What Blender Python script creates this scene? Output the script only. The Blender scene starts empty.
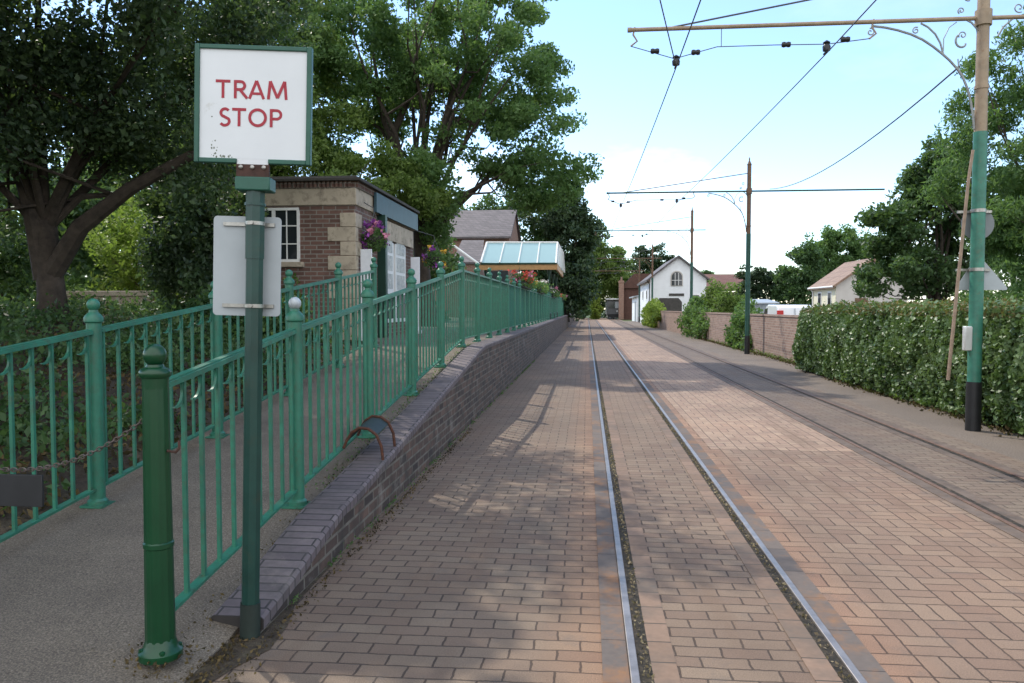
import bpy, bmesh, math, random
import numpy as np
from mathutils import Vector, Matrix

random.seed(7)
RNG = np.random.default_rng(11)
SC = bpy.context.scene
C = SC.collection
PI = math.pi
R = math.radians

# ------------------------------------------------------------------ camera model
F, W2, H2 = 780.0, 512.0, 341.5
YAW, PITCH, EYE = R(5.49), R(2.46), 1.5
fw = Vector((-math.sin(YAW)*math.cos(PITCH), math.cos(YAW)*math.cos(PITCH), -math.sin(PITCH)))
rt = Vector((math.cos(YAW), math.sin(YAW), 0))
up = rt.cross(fw)

def P(px, py, Y):
    """world point of a picture point on the plane y = Y"""
    d = fw*F + rt*(px-W2) + up*(H2-py)
    t = Y/d.y
    return Vector((d.x*t, Y, EYE + d.z*t))

# ------------------------------------------------------------------ materials
MATS = {}

def nodes(name):
    m = bpy.data.materials.new(name)
    m.use_nodes = True
    nt = m.node_tree
    b = nt.nodes['Principled BSDF']
    MATS[name] = m
    return m, nt, b

def N(nt, t, **kw):
    n = nt.nodes.new(t)
    for k, v in kw.items():
        if k in n.inputs.keys():
            n.inputs[k].default_value = v
        else:
            setattr(n, k, v)
    return n

def L(nt, a, b):
    nt.links.new(a, b)

def mix(nt, fac, a, b, blend='MIX'):
    n = nt.nodes.new('ShaderNodeMix')
    n.data_type = 'RGBA'
    n.blend_type = blend
    for i, v in ((0, fac), (6, a), (7, b)):
        if hasattr(v, 'is_output') or isinstance(v, bpy.types.NodeSocket):
            nt.links.new(v, n.inputs[i])
        else:
            n.inputs[i].default_value = v if i == 0 else (*v[:3], 1)
    return n.outputs[2]

def ramp(nt, fac, stops, interp='LINEAR'):
    n = nt.nodes.new('ShaderNodeValToRGB')
    cr = n.color_ramp
    cr.interpolation = interp
    while len(cr.elements) < len(stops):
        cr.elements.new(0.5)
    for e, (p, c) in zip(cr.elements, stops):
        e.position = p
        e.color = (*c, 1) if len(c) == 3 else c
    nt.links.new(fac, n.inputs[0])
    return n.outputs[0]

def coords(nt, scale=None):
    tc = nt.nodes.new('ShaderNodeTexCoord')
    if scale is None:
        return tc.outputs['Object']
    mp = nt.nodes.new('ShaderNodeMapping')
    mp.inputs['Scale'].default_value = scale
    L(nt, tc.outputs['Object'], mp.inputs[0])
    return mp.outputs[0]

def noise(nt, vec, scale, detail=4, rough=.55):
    n = N(nt, 'ShaderNodeTexNoise')
    n.inputs['Scale'].default_value = scale
    n.inputs['Detail'].default_value = detail
    n.inputs['Roughness'].default_value = rough
    if vec is not None:
        L(nt, vec, n.inputs['Vector'])
    return n.outputs['Fac']

def bump(nt, b, h, strength=.3, dist=.01):
    n = N(nt, 'ShaderNodeBump')
    n.inputs['Strength'].default_value = strength
    n.inputs['Distance'].default_value = dist
    L(nt, h, n.inputs['Height'])
    L(nt, n.outputs[0], b.inputs['Normal'])

def plain(name, col, rough=.6, var=.25, scale=6, metal=0, stain=None, stain_amt=.3, bmp=0, spec=.5):
    """a surface with uneven tone, optionally stained"""
    m, nt, b = nodes(name)
    v = coords(nt)
    f = noise(nt, v, scale, 6, .65)
    lo = tuple(c*(1-var) for c in col)
    hi = tuple(min(1, c*(1+var)) for c in col)
    out = ramp(nt, f, [(.3, lo), (.7, hi)])
    if stain:
        g = noise(nt, v, scale*2.7, 8, .7)
        k = ramp(nt, g, [(.62-stain_amt*.35, (0, 0, 0)), (.8-stain_amt*.25, (1, 1, 1))])
        out = mix(nt, k, out, stain)
    L(nt, out, b.inputs['Base Color'])
    b.inputs['Roughness'].default_value = rough
    b.inputs['Metallic'].default_value = metal
    b.inputs['Specular IOR Level'].default_value = spec
    if bmp:
        bump(nt, b, noise(nt, v, scale*8, 5), bmp, .01)
    return m

def leafmat(name, dark, mid, light, trans=.3, rough=.5, spec=.35):
    m = bpy.data.materials.new(name)
    m.use_nodes = True
    MATS[name] = m
    nt = m.node_tree
    b = nt.nodes['Principled BSDF']
    g = N(nt, 'ShaderNodeNewGeometry')
    n1 = noise(nt, g.outputs['Position'], .9, 2)
    a = N(nt, 'ShaderNodeMath', operation='MULTIPLY_ADD')
    L(nt, g.outputs['Random Per Island'], a.inputs[0])
    a.inputs[1].default_value = .55
    L(nt, n1, a.inputs[2])
    col = ramp(nt, a.outputs[0], [(.35, dark), (.7, mid), (1.0, light)])
    L(nt, col, b.inputs['Base Color'])
    b.inputs['Roughness'].default_value = rough
    b.inputs['Specular IOR Level'].default_value = spec
    t = N(nt, 'ShaderNodeBsdfTranslucent')
    tc = mix(nt, .5, col, (.22, .36, .05), 'MIX')
    L(nt, tc, t.inputs[0])
    ms = N(nt, 'ShaderNodeMixShader')
    ms.inputs[0].default_value = trans
    L(nt, b.outputs[0], ms.inputs[1])
    L(nt, t.outputs[0], ms.inputs[2])
    L(nt, ms.outputs[0], nt.nodes['Material Output'].inputs['Surface'])
    return m

def brickmat(name, c1, c2, mortar, bw=.225, rh=.075, ms=.01, axis='XZ', dirt=None, dirt_amt=.4, bmp=.5, rough=.85, dscale=1.6, bloom=None):
    m, nt, b = nodes(name)
    tc = coords(nt)
    sp = N(nt, 'ShaderNodeSeparateXYZ')
    L(nt, tc, sp.inputs[0])
    cb = N(nt, 'ShaderNodeCombineXYZ')
    if axis == 'WALL':
        ad = N(nt, 'ShaderNodeMath', operation='ADD')
        L(nt, sp.outputs[0], ad.inputs[0]); L(nt, sp.outputs[1], ad.inputs[1])
        L(nt, ad.outputs[0], cb.inputs[0]); L(nt, sp.outputs[2], cb.inputs[1])
    else:
        L(nt, sp.outputs['XYZ'.index(axis[0])], cb.inputs[0])
        L(nt, sp.outputs['XYZ'.index(axis[1])], cb.inputs[1])
    br = N(nt, 'ShaderNodeTexBrick')
    br.inputs['Scale'].default_value = 1
    br.inputs['Brick Width'].default_value = bw
    br.inputs['Row Height'].default_value = rh
    br.inputs['Mortar Size'].default_value = ms
    br.inputs['Mortar Smooth'].default_value = .2
    br.inputs['Color1'].default_value = (*c1, 1)
    br.inputs['Color2'].default_value = (*c2, 1)
    br.inputs['Mortar'].default_value = (*mortar, 1)
    L(nt, cb.outputs[0], br.inputs['Vector'])
    col = br.outputs['Color']
    f = noise(nt, tc, 30, 5)
    col = mix(nt, .35, col, ramp(nt, f, [(.3, (.5, .5, .5)), (.7, (1, 1, 1))]), 'MULTIPLY')
    if dirt:
        g = noise(nt, tc, dscale, 7, .7)
        k = ramp(nt, g, [(.6-dirt_amt*.3, (0, 0, 0)), (.78-dirt_amt*.2, (.85, .85, .85))])
        col = mix(nt, k, col, dirt)
    if bloom:
        h_ = noise(nt, tc, 2.3, 6, .7)
        col = mix(nt, ramp(nt, h_, [(.56, (0, 0, 0)), (.74, (.7, .7, .7))]), col, bloom)
    L(nt, col, b.inputs['Base Color'])
    b.inputs['Roughness'].default_value = rough
    iv = N(nt, 'ShaderNodeMath', operation='SUBTRACT')
    iv.inputs[0].default_value = 1
    L(nt, br.outputs['Fac'], iv.inputs[1])
    bump(nt, b, iv.outputs[0], bmp, .006)
    return m

def pavers():
    m, nt, b = nodes('road_pavers')
    tc = coords(nt)
    sp = N(nt, 'ShaderNodeSeparateXYZ')
    L(nt, tc, sp.inputs[0])
    # slightly wandering joints
    nz = N(nt, 'ShaderNodeTexNoise')
    nz.inputs['Scale'].default_value = 1.3
    L(nt, tc, nz.inputs['Vector'])
    wob = N(nt, 'ShaderNodeVectorMath', operation='SCALE')
    L(nt, nz.outputs['Color'], wob.inputs[0])
    wob.inputs['Scale'].default_value = .035
    ad = N(nt, 'ShaderNodeVectorMath', operation='ADD')
    n2_ = N(nt, 'ShaderNodeTexNoise'); n2_.inputs['Scale'].default_value = 22; L(nt, tc, n2_.inputs['Vector'])
    w2_ = N(nt, 'ShaderNodeVectorMath', operation='SCALE'); L(nt, n2_.outputs['Color'], w2_.inputs[0]); w2_.inputs['Scale'].default_value = .012
    a2_ = N(nt, 'ShaderNodeVectorMath', operation='ADD'); L(nt, wob.outputs[0], a2_.inputs[0]); L(nt, w2_.outputs[0], a2_.inputs[1])
    L(nt, tc, ad.inputs[0]); L(nt, a2_.outputs[0], ad.inputs[1])
    def bond(bw, rh, offs, dx=0):
        br = N(nt, 'ShaderNodeTexBrick')
        for k, v in (('Scale', 1), ('Brick Width', bw), ('Row Height', rh), ('Mortar Size', .006), ('Mortar Smooth', .45)):
            br.inputs[k].default_value = v
        br.offset = offs
        br.inputs['Color1'].default_value = (.86, .80, .78, 1)
        br.inputs['Color2'].default_value = (1.06, 1.07, 1.03, 1)
        br.inputs['Mortar'].default_value = (.30, .27, .25, 1)
        L(nt, ad.outputs[0], br.inputs['Vector'])
        return br
    st_, ba, bb_ = bond(.205, .1025, .5), bond(.205, .1025, 0), bond(.1025, .205, 0)
    ck = N(nt, 'ShaderNodeTexChecker')
    L(nt, ad.outputs[0], ck.inputs['Vector'])
    ck.inputs['Scale'].default_value = 1/.205
    bw_col = mix(nt, ck.outputs['Fac'], ba.outputs['Color'], bb_.outputs['Color'])
    bw_fac = mix(nt, ck.outputs['Fac'], ba.outputs['Fac'], bb_.outputs['Fac'])
    right = N(nt, 'ShaderNodeMath', operation='GREATER_THAN'); L(nt, sp.outputs[0], right.inputs[0]); right.inputs[1].default_value = 1.23
    left2 = N(nt, 'ShaderNodeMath', operation='LESS_THAN'); L(nt, sp.outputs[0], left2.inputs[0]); left2.inputs[1].default_value = 2.79
    inr = N(nt, 'ShaderNodeMath', operation='MULTIPLY'); L(nt, right.outputs[0], inr.inputs[0]); L(nt, left2.outputs[0], inr.inputs[1])
    bcol = mix(nt, inr.outputs[0], st_.outputs['Color'], bw_col)
    bfac = mix(nt, inr.outputs[0], st_.outputs['Fac'], bw_fac)
    # laying zones across the road, each its own batch of brick
    mr = N(nt, 'ShaderNodeMapRange')
    mr.inputs['From Min'].default_value = -2
    mr.inputs['From Max'].default_value = 6
    L(nt, sp.outputs[0], mr.inputs['Value'])
    z = lambda x: (x+2)/8
    Z_LEFT, Z_MID, Z_RIGHT, Z_TR, Z_FAR = (.20, .148, .108), (.215, .155, .112), (.24, .168, .122), (.18, .138, .105), (.2, .158, .122)
    zone = ramp(nt, mr.outputs[0], [(0, Z_LEFT), (z(-.25), Z_LEFT), (z(-.03), (.24, .158, .105)), (z(.13), (.25, .15, .095)), (z(.3), Z_MID), (z(1.0), Z_MID),
                                    (z(1.25), (.29, .18, .12)), (z(1.5), Z_RIGHT), (z(2.7), Z_RIGHT), (z(2.85), Z_TR), (z(3.9), Z_TR), (z(4.0), Z_FAR)])
    # paler, pinker pavers between the tracks from 8.4 m on
    gt = N(nt, 'ShaderNodeMath', operation='GREATER_THAN'); L(nt, sp.outputs[1], gt.inputs[0]); gt.inputs[1].default_value = 8.42
    g2 = N(nt, 'ShaderNodeMath', operation='GREATER_THAN'); L(nt, sp.outputs[0], g2.inputs[0]); g2.inputs[1].default_value = 1.32
    g3 = N(nt, 'ShaderNodeMath', operation='LESS_THAN'); L(nt, sp.outputs[0], g3.inputs[0]); g3.inputs[1].default_value = 2.8
    mm = N(nt, 'ShaderNodeMath', operation='MULTIPLY'); L(nt, gt.outputs[0], mm.inputs[0]); L(nt, g2.outputs[0], mm.inputs[1])
    m2 = N(nt, 'ShaderNodeMath', operation='MULTIPLY'); L(nt, mm.outputs[0], m2.inputs[0]); L(nt, g3.outputs[0], m2.inputs[1])
    zone = mix(nt, m2.outputs[0], zone, (.36, .258, .19))
    col = mix(nt, 1.0, zone, bcol, 'MULTIPLY')
    big = noise(nt, tc, .55, 6, .65)
    col = mix(nt, .75, col, ramp(nt, big, [(.28, (.55, .54, .54)), (.5, (.95, .95, .95)), (.75, (1.25, 1.18, 1.1))]), 'MULTIPLY')
    rs = noise(nt, coords(nt, (3.5, .35, 1)), 1.0, 5, .65)
    col = mix(nt, ramp(nt, rs, [(.52, (0, 0, 0)), (.72, (.6, .6, .6))]), col, (.15, .095, .06))
    blot = noise(nt, tc, 4.5, 6, .7)
    col = mix(nt, ramp(nt, blot, [(.56, (0, 0, 0)), (.72, (.55, .55, .55))]), col, (.12, .1, .085))
    grain = noise(nt, tc, 190, 5, .8)
    col = mix(nt, .9, col, ramp(nt, grain, [(.34, (.42, .42, .42)), (.66, (1.5, 1.48, 1.45))]), 'MULTIPLY')
    L(nt, col, b.inputs['Base Color'])
    b.inputs['Roughness'].default_value = .82
    iv = N(nt, 'ShaderNodeMath', operation='SUBTRACT'); iv.inputs[0].default_value = 1
    L(nt, bfac, iv.inputs[1])
    hs = N(nt, 'ShaderNodeMath', operation='MULTIPLY_ADD'); L(nt, grain, hs.inputs[0]); hs.inputs[1].default_value = .35; L(nt, iv.outputs[0], hs.inputs[2])
    bump(nt, b, hs.outputs[0], .55, .006)
    return m

def asphalt(name, col, speck, scale=90, patch=.5):
    m, nt, b = nodes(name)
    tc = coords(nt)
    a = noise(nt, tc, scale, 3, .7)
    bg = noise(nt, tc, .8, 6, .65)
    c = ramp(nt, a, [(.32, tuple(x*.45 for x in col)), (.52, col), (.68, speck)])
    c = mix(nt, patch, c, ramp(nt, bg, [(.3, (.6, .58, .55)), (.7, (1.25, 1.22, 1.15))]), 'MULTIPLY')
    L(nt, c, b.inputs['Base Color'])
    b.inputs['Roughness'].default_value = .9
    bump(nt, b, a, .7, .008)
    return m

def soil(name, cols, scale=3):
    m, nt, b = nodes(name)
    tc = coords(nt)
    a = noise(nt, tc, scale, 8, .75)
    c = ramp(nt, a, [(.3, cols[0]), (.5, cols[1]), (.7, cols[2])])
    f = noise(nt, tc, scale*14, 5, .7)
    c = mix(nt, .7, c, ramp(nt, f, [(.3, (.4, .4, .4)), (.7, (1.4, 1.4, 1.4))]), 'MULTIPLY')
    L(nt, c, b.inputs['Base Color'])
    b.inputs['Roughness'].default_value = .95
    bump(nt, b, f, .8, .03)
    return m

def slates(name, c1, c2, w=.3, h=.16):
    return brickmat(name, c1, c2, tuple(x*.35 for x in c1), w, h, .008, 'WALL', bmp=.6, rough=.75)

pavers()
asphalt('ramp_tarmac', (.165, .14, .112), (.30, .26, .21), 120, .9)
asphalt('pavement_tarmac', (.175, .142, .115), (.27, .225, .185), 70)
asphalt('yard_tarmac', (.16, .15, .14), (.3, .29, .27), 40)
soil('grass', ((.035, .05, .012), (.07, .1, .025), (.12, .15, .05)), 2.5)
soil('bed_soil', ((.02, .015, .01), (.06, .045, .03), (.09, .075, .045)), 3)
soil('debris', ((.03, .022, .015), (.09, .065, .04), (.17, .14, .08)), 9)
soil('groove_dirt', ((.012, .01, .008), (.05, .042, .03), (.2, .15, .1)), 22)
leafmat('groove_leaf', (.06, .045, .03), (.17, .13, .08), (.32, .26, .16), .1, .8, .2)
plain('fence_green', (.03, .175, .112), .42, .25, 6, stain=(.055, .12, .075), stain_amt=.4, bmp=.1)
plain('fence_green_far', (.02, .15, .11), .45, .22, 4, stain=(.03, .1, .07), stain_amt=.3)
plain('bollard_green', (.005, .05, .018), .3, .2, 5)
plain('sign_green', (.02, .095, .065), .45, .2, 8)
plain('pole_teal', (.011, .05, .04), .35, .3, 5, stain=(.03, .05, .035), stain_amt=.25)
plain('pole_dark', (.018, .03, .024), .6, .3, 8)
plain('ball_grey', (.42, .46, .48), .35, .3, 30)
m_ = plain('sign_white', (.70, .73, .75), .4, .035, 3, stain=(.45, .45, .4), stain_amt=-.05)
plain('sign_red', (.35, .012, .03), .45, .08, 10)
plain('rust', (.10, .035, .018), .8, .5, 25, stain=(.03, .018, .012), stain_amt=.5, bmp=.4)
plain('rust_dark', (.06, .028, .02), .8, .4, 25)
plain('panel_grey', (.40, .44, .46), .55, .08, 3, stain=(.38, .42, .44), stain_amt=.15)
plain('sign_back_shaded', (.2, .22, .23), .6, .1, 5)  # back of the round sign, its weaker light put into a darker grey
plain('alu', (.62, .63, .62), .45, .12, 6, metal=.3)
plain('steel_band', (.38, .37, .34), .35, .3, 30, metal=.8)
plain('rail_steel', (.22, .205, .2), .42, .25, 12, metal=.35, stain=(.2, .15, .12), stain_amt=.05)
plain('rail_rust', (.13, .075, .05), .7, .35, 14)
plain('rail_strip', (.12, .09, .07), .85, .4, 5, stain=(.15, .095, .06), stain_amt=.3, bmp=.4)
brickmat('strip_brick', (.19, .125, .085), (.25, .165, .115), (.06, .05, .04), .205, .4, .005, 'YX', dirt=(.1, .085, .07), dirt_amt=.45)
brickmat('strip_steel', (.10, .085, .078), (.15, .12, .1), (.05, .04, .035), .41, .4, .004, 'YX', dirt=(.27, .125, .045), dirt_amt=.42, dscale=3.2)
plain('black_paint', (.015, .016, .018), .5, .3, 8)
plain('chain_steel', (.13, .11, .1), .5, .5, 40, metal=.6, stain=(.14, .06, .03), stain_amt=.3)
plain('buff_paint', (.33, .25, .17), .55, .2, 7, stain=(.26, .15, .08), stain_amt=.2)
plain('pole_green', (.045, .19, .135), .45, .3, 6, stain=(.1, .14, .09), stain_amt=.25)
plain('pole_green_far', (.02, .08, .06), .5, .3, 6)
plain('pole_brown', (.15, .085, .05), .65, .25, 5)
plain('iron_scroll', (.28, .3, .3), .5, .25, 12)
plain('wire', (.09, .095, .1), .5, .1, 5)
plain('insulator', (.012, .012, .014), .4, .2, 20)
plain('wood_pole', (.30, .22, .16), .7, .25, 9)
plain('stone', (.46, .39, .30), .85, .18, 2.2, stain=(.16, .13, .1), stain_amt=.3, bmp=.3)
plain('white_paint', (.82, .82, .80), .55, .06, 3)
plain('cream_sunlit', (.74, .69, .50), .6, .08, 3)
plain('white_render', (.78, .80, .82), .75, .06, 1.5, stain=(.55, .57, .58), stain_amt=.05)
plain('gable_shade_and_trim', (.52, .49, .45), .8, .08, 1.5)
plain('teal_board', (.03, .075, .10), .45, .2, 6)
plain('dark_green_paint', (.01, .045, .03), .4, .2, 6)
plain('roof_dark', (.06, .055, .05), .8, .3, 4)
plain('red_brown', (.085, .04, .03), .85, .25, 3)
plain('timber_fascia', (.45, .26, .11), .55, .15, 6)
plain('bark', (.055, .042, .032), .9, .5, 7, bmp=.9)
plain('bark_grey', (.09, .075, .058), .9, .4, 7, bmp=.9)
plain('stem', (.09, .07, .04), .9, .3, 10)
plain('metal_shed', (.32, .35, .37), .5, .12, 3)
plain('tram_body', (.11, .115, .12), .5, .15, 4)
plain('tyre', (.015, .015, .015), .8, .2, 20)
plain('flower_purple', (.25, .05, .3), .6, .4, 20)
plain('flower_pink', (.6, .22, .33), .6, .3, 20)
plain('flower_red', (.62, .10, .06), .6, .5, 14)
plain('flower_yellow', (.75, .45, .05), .6, .3, 20)
plain('flower_white', (.8, .76, .7), .6, .1, 20)
plain('sign_board_dark', (.02, .03, .035), .5, .3, 8)
m, nt, b = nodes('car_white'); b.inputs['Base Color'].default_value = (.78, .8, .82, 1); b.inputs['Roughness'].default_value = .25; b.inputs['Coat Weight'].default_value = .6
m, nt, b = nodes('tail_red'); b.inputs['Base Color'].default_value = (.5, .02, .02, 1); b.inputs['Roughness'].default_value = .2
m, nt, b = nodes('glass_dark'); b.inputs['Base Color'].default_value = (.02, .025, .03, 1); b.inputs['Roughness'].default_value = .08; b.inputs['Specular IOR Level'].default_value = .8
m, nt, b = nodes('glass_canopy'); b.inputs['Base Color'].default_value = (.36, .52, .52, 1); b.inputs['Roughness'].default_value = .12; b.inputs['Specular IOR Level'].default_value = .9
m, nt, b = nodes('lamp_white'); b.inputs['Base Color'].default_value = (.85, .84, .78, 1); b.inputs['Roughness'].default_value = .3
plain('paper', (.72, .74, .78), .6, .06, 9)
plain('poster', (.55, .55, .5), .6, .35, 11, stain=(.25, .3, .38), stain_amt=.4)
brickmat('wall_brick_dark', (.05, .038, .034), (.17, .105, .08), (.19, .17, .14), .225, .075, .011, 'YZ', dirt=(.04, .038, .033), dirt_amt=.5, bmp=.9, dscale=4, bloom=(.34, .31, .27))
brickmat('coping_brick', (.13, .105, .11), (.20, .165, .165), (.045, .04, .038), .4, .078, .006, 'XY', dirt=(.085, .075, .07), dirt_amt=.4, dscale=3, bloom=(.24, .2, .175))
brickmat('kiosk_brick', (.13, .07, .055), (.21, .115, .09), (.27, .24, .21), .225, .075, .01, 'WALL', dirt=(.09, .06, .05), dirt_amt=.3)
brickmat('garden_brick', (.25, .155, .12), (.37, .245, .19), (.38, .32, .27), .225, .075, .009, 'WALL', dirt=(.22, .17, .13), dirt_amt=.3)
brickmat('house_brick', (.22, .10, .07), (.3, .15, .1), (.3, .27, .23), .225, .075, .01, 'WALL')
slates('roof_slate', (.10, .088, .09), (.15, .13, .133))
slates('roof_tile', (.24, .15, .105), (.33, .22, .155), .25, .3)
slates('roof_red', (.14, .06, .042), (.19, .085, .06), .25, .3)
leafmat('leaf_dark', (.028, .052, .034), (.056, .094, .052), (.105, .16, .072), .38, .45, .4)
leafmat('leaf_mid', (.045, .09, .036), (.09, .18, .06), (.15, .25, .09), .5)
leafmat('leaf_light', (.055, .10, .025), (.115, .18, .042), (.2, .28, .07), .46)
leafmat('leaf_lime', (.11, .17, .025), (.2, .28, .04), (.32, .4, .08), .48)
leafmat('leaf_conifer', (.012, .03, .017), (.026, .056, .028), (.055, .09, .04), .2)
leafmat('leaf_deep', (.02, .05, .022), (.045, .098, .036), (.09, .16, .06), .36)
leafmat('leaf_hedge', (.03, .066, .02), (.075, .14, .038), (.16, .24, .09), .26, .42, .5)
leafmat('leaf_hedge_top', (.05, .06, .02), (.14, .12, .04), (.24, .17, .07), .25, .45, .4)
leafmat('leaf_litter', (.02, .015, .009), (.06, .042, .022), (.14, .10, .045), .1, .8, .2)
M = MATS

# ------------------------------------------------------------------ mesh building
class MB:
    def __init__(self):
        self.v = []; self.f = []; self.mi = []
    def add(self, vs, fs, mi=0):
        o = len(self.v)
        self.v += [tuple(p) for p in vs]
        self.f += [tuple(i+o for i in f) for f in fs]
        self.mi += [mi]*len(fs)
        return self
    def box(self, x0, x1, y0, y1, z0, z1, mi=0, rot=None, at=(0, 0, 0)):
        vs = [Vector((x, y, z)) for z in (z0, z1) for y in (y0, y1) for x in (x0, x1)]
        if rot is not None:
            vs = [rot @ v for v in vs]
        vs = [v + Vector(at) for v in vs]
        return self.add(vs, [(0, 2, 3, 1), (4, 5, 7, 6), (0, 1, 5, 4), (2, 6, 7, 3), (0, 4, 6, 2), (1, 3, 7, 5)], mi)
    def tube(self, pts, r, n=8, mi=0, cap=True):
        pts = [Vector(p) for p in pts]
        if not hasattr(r, '__len__'):
            r = [r]*len(pts)
        rings = []
        a = None
        for i, p in enumerate(pts):
            t = (pts[min(i+1, len(pts)-1)] - pts[max(i-1, 0)]).normalized()
            if a is None:
                a = t.orthogonal().normalized()
            else:
                a = (a - t*a.dot(t))
                a = a.normalized() if a.length > 1e-6 else t.orthogonal().normalized()
            bb = t.cross(a)
            rings.append([p + (a*math.cos(2*PI*k/n) + bb*math.sin(2*PI*k/n))*r[i] for k in range(n)])
        vs = [q for rg in rings for q in rg]
        fs = []
        for i in range(len(pts)-1):
            for k in range(n):
                k2 = (k+1) % n
                fs.append((i*n+k, i*n+k2, (i+1)*n+k2, (i+1)*n+k))
        if cap:
            fs.append(tuple(range(n))[::-1]); fs.append(tuple((len(pts)-1)*n+k for k in range(n)))
        return self.add(vs, fs, mi)
    def lathe(self, prof, n=16, at=(0, 0, 0), mi=0, rot=None):
        vs, fs = [], []
        for (r, z) in prof:
            for k in range(n):
                v = Vector((r*math.cos(2*PI*k/n), r*math.sin(2*PI*k/n), z))
                if rot is not None:
                    v = rot @ v
                vs.append(v + Vector(at))
        for i in range(len(prof)-1):
            for k in range(n):
                k2 = (k+1) % n
                fs.append((i*n+k, i*n+k2, (i+1)*n+k2, (i+1)*n+k))
        fs.append(tuple(range(n))[::-1]); fs.append(tuple((len(prof)-1)*n+k for k in range(n)))
        return self.add(vs, fs, mi)
    def prism(self, poly, d, axis='Y', at=0, mi=0):
        """poly in the two other axes, extruded from at to at+d along axis"""
        def pt(a, b, c):
            return (c, a, b) if axis == 'X' else (a, c, b) if axis == 'Y' else (a, b, c)
        n = len(poly)
        vs = [pt(a, b, at) for a, b in poly] + [pt(a, b, at+d) for a, b in poly]
        fs = [tuple(range(n)), tuple(range(n, 2*n))[::-1]] + [(i, i+n, (i+1) % n+n, (i+1) % n) for i in range(n)]
        return self.add(vs, fs, mi)
    def quad(self, a, b, c, d, mi=0):
        return self.add([a, b, c, d], [(0, 1, 2, 3)], mi)
    def mesh(self, name, mats, smooth=True):
        me = bpy.data.meshes.new(name)
        me.from_pydata(self.v, [], self.f)
        for mt in (mats if isinstance(mats, (list, tuple)) else [mats]):
            me.materials.append(M[mt] if isinstance(mt, str) else mt)
        me.polygons.foreach_set('material_index', self.mi)
        bm = bmesh.new(); bm.from_mesh(me)
        bmesh.ops.recalc_face_normals(bm, faces=bm.faces)
        bm.to_mesh(me); bm.free()
        if smooth:
            me.polygons.foreach_set('use_smooth', [True]*len(me.polygons))
            me.set_sharp_from_angle(angle=R(38))
        me.update()
        return me
    def build(self, name, mats, parent=None, loc=(0, 0, 0), smooth=True, label=None):
        return link(name, self.mesh(name, mats, smooth), parent, loc, label)

def link(name, me, parent=None, loc=(0, 0, 0), label=None):
    o = bpy.data.objects.new(name, me)
    C.objects.link(o)
    o.location = loc
    if parent is not None:
        o.parent = parent
    if label:
        o['label'] = label
    return o

def tag(o, label=None, cat=None, group=None, kind=None):
    if label: o['label'] = label
    if cat: o['category'] = cat
    if group: o['group'] = group
    if kind: o['kind'] = kind
    return o

def thing(name, label, cat, loc=(0, 0, 0), rz=0, group=None):
    o = bpy.data.objects.new(name, None)
    o.empty_display_size = .1
    C.objects.link(o)
    o.location = loc
    o.rotation_euler = (0, 0, rz)
    return tag(o, label, cat, group)

def bevel(o, w, seg=2):
    md = o.modifiers.new('bevel', 'BEVEL')
    md.width = w; md.segments = seg; md.limit_method = 'ANGLE'; md.angle_limit = R(40)
    return o

# ------------------------------------------------------------------ foliage
def leaf_mesh(name, pos, size, mat, rng, aspect=.55, outward=None, droop=.0, jit=.35):
    """one folded leaf per position"""
    n = len(pos)
    d = rng.normal(size=(n, 3))
    d[:, 2] -= droop
    d /= np.linalg.norm(d, axis=1)[:, None]
    q = rng.normal(size=(n, 3))
    if outward is not None:
        q = q*.75 + outward
    q -= d*np.sum(q*d, axis=1)[:, None]
    q /= np.linalg.norm(q, axis=1)[:, None] + 1e-9          # leaf normal
    s = np.cross(q, d)
    ln = (size*(1 + jit*rng.normal(size=n)).clip(.45, 1.8))[:, None]
    wd = ln*aspect
    a = pos - d*ln*.5
    c = pos + d*ln*.5
    b = pos + s*wd*.5 + q*ln*.08
    e = pos - s*wd*.5 + q*ln*.08
    v = np.stack([a, b, c, e], axis=1).reshape(-1, 3).astype(np.float32)
    me = bpy.data.meshes.new(name)
    me.vertices.add(n*4)
    me.vertices.foreach_set('co', v.ravel())
    idx = np.arange(n)*4
    tri = np.stack([idx, idx+1, idx+2, idx, idx+2, idx+3], axis=1).ravel().astype(np.int32)
    me.loops.add(n*6)
    me.loops.foreach_set('vertex_index', tri)
    me.polygons.add(n*2)
    me.polygons.foreach_set('loop_start', np.arange(n*2, dtype=np.int32)*3)
    me.materials.append(M[mat])
    me.update(calc_edges=True)
    me.validate()
    return me

def clumps_in(blobs, per_m2, rng):
    out = []
    for (cx, cy, cz, rx, ry, rz) in blobs:
        area = 4*PI*((rx*ry)**1.6/3+(rx*rz)**1.6/3+(ry*rz)**1.6/3)**(1/1.6)
        k = max(5, int(area*per_m2))
        d = rng.normal(size=(k, 3)); d /= np.linalg.norm(d, axis=1)[:, None]
        r = rng.uniform(.35, 1.0, k)**.5
        lump = 1 + .22*np.sin(d[:, 0]*5+cx)*np.sin(d[:, 1]*4+cz*2)+.14*np.sin(d[:, 2]*9+cy)
        p = np.array([cx, cy, cz]) + d*np.array([rx, ry, rz])*(r*lump)[:, None]
        out.append(p)
    return np.concatenate(out)

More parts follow.
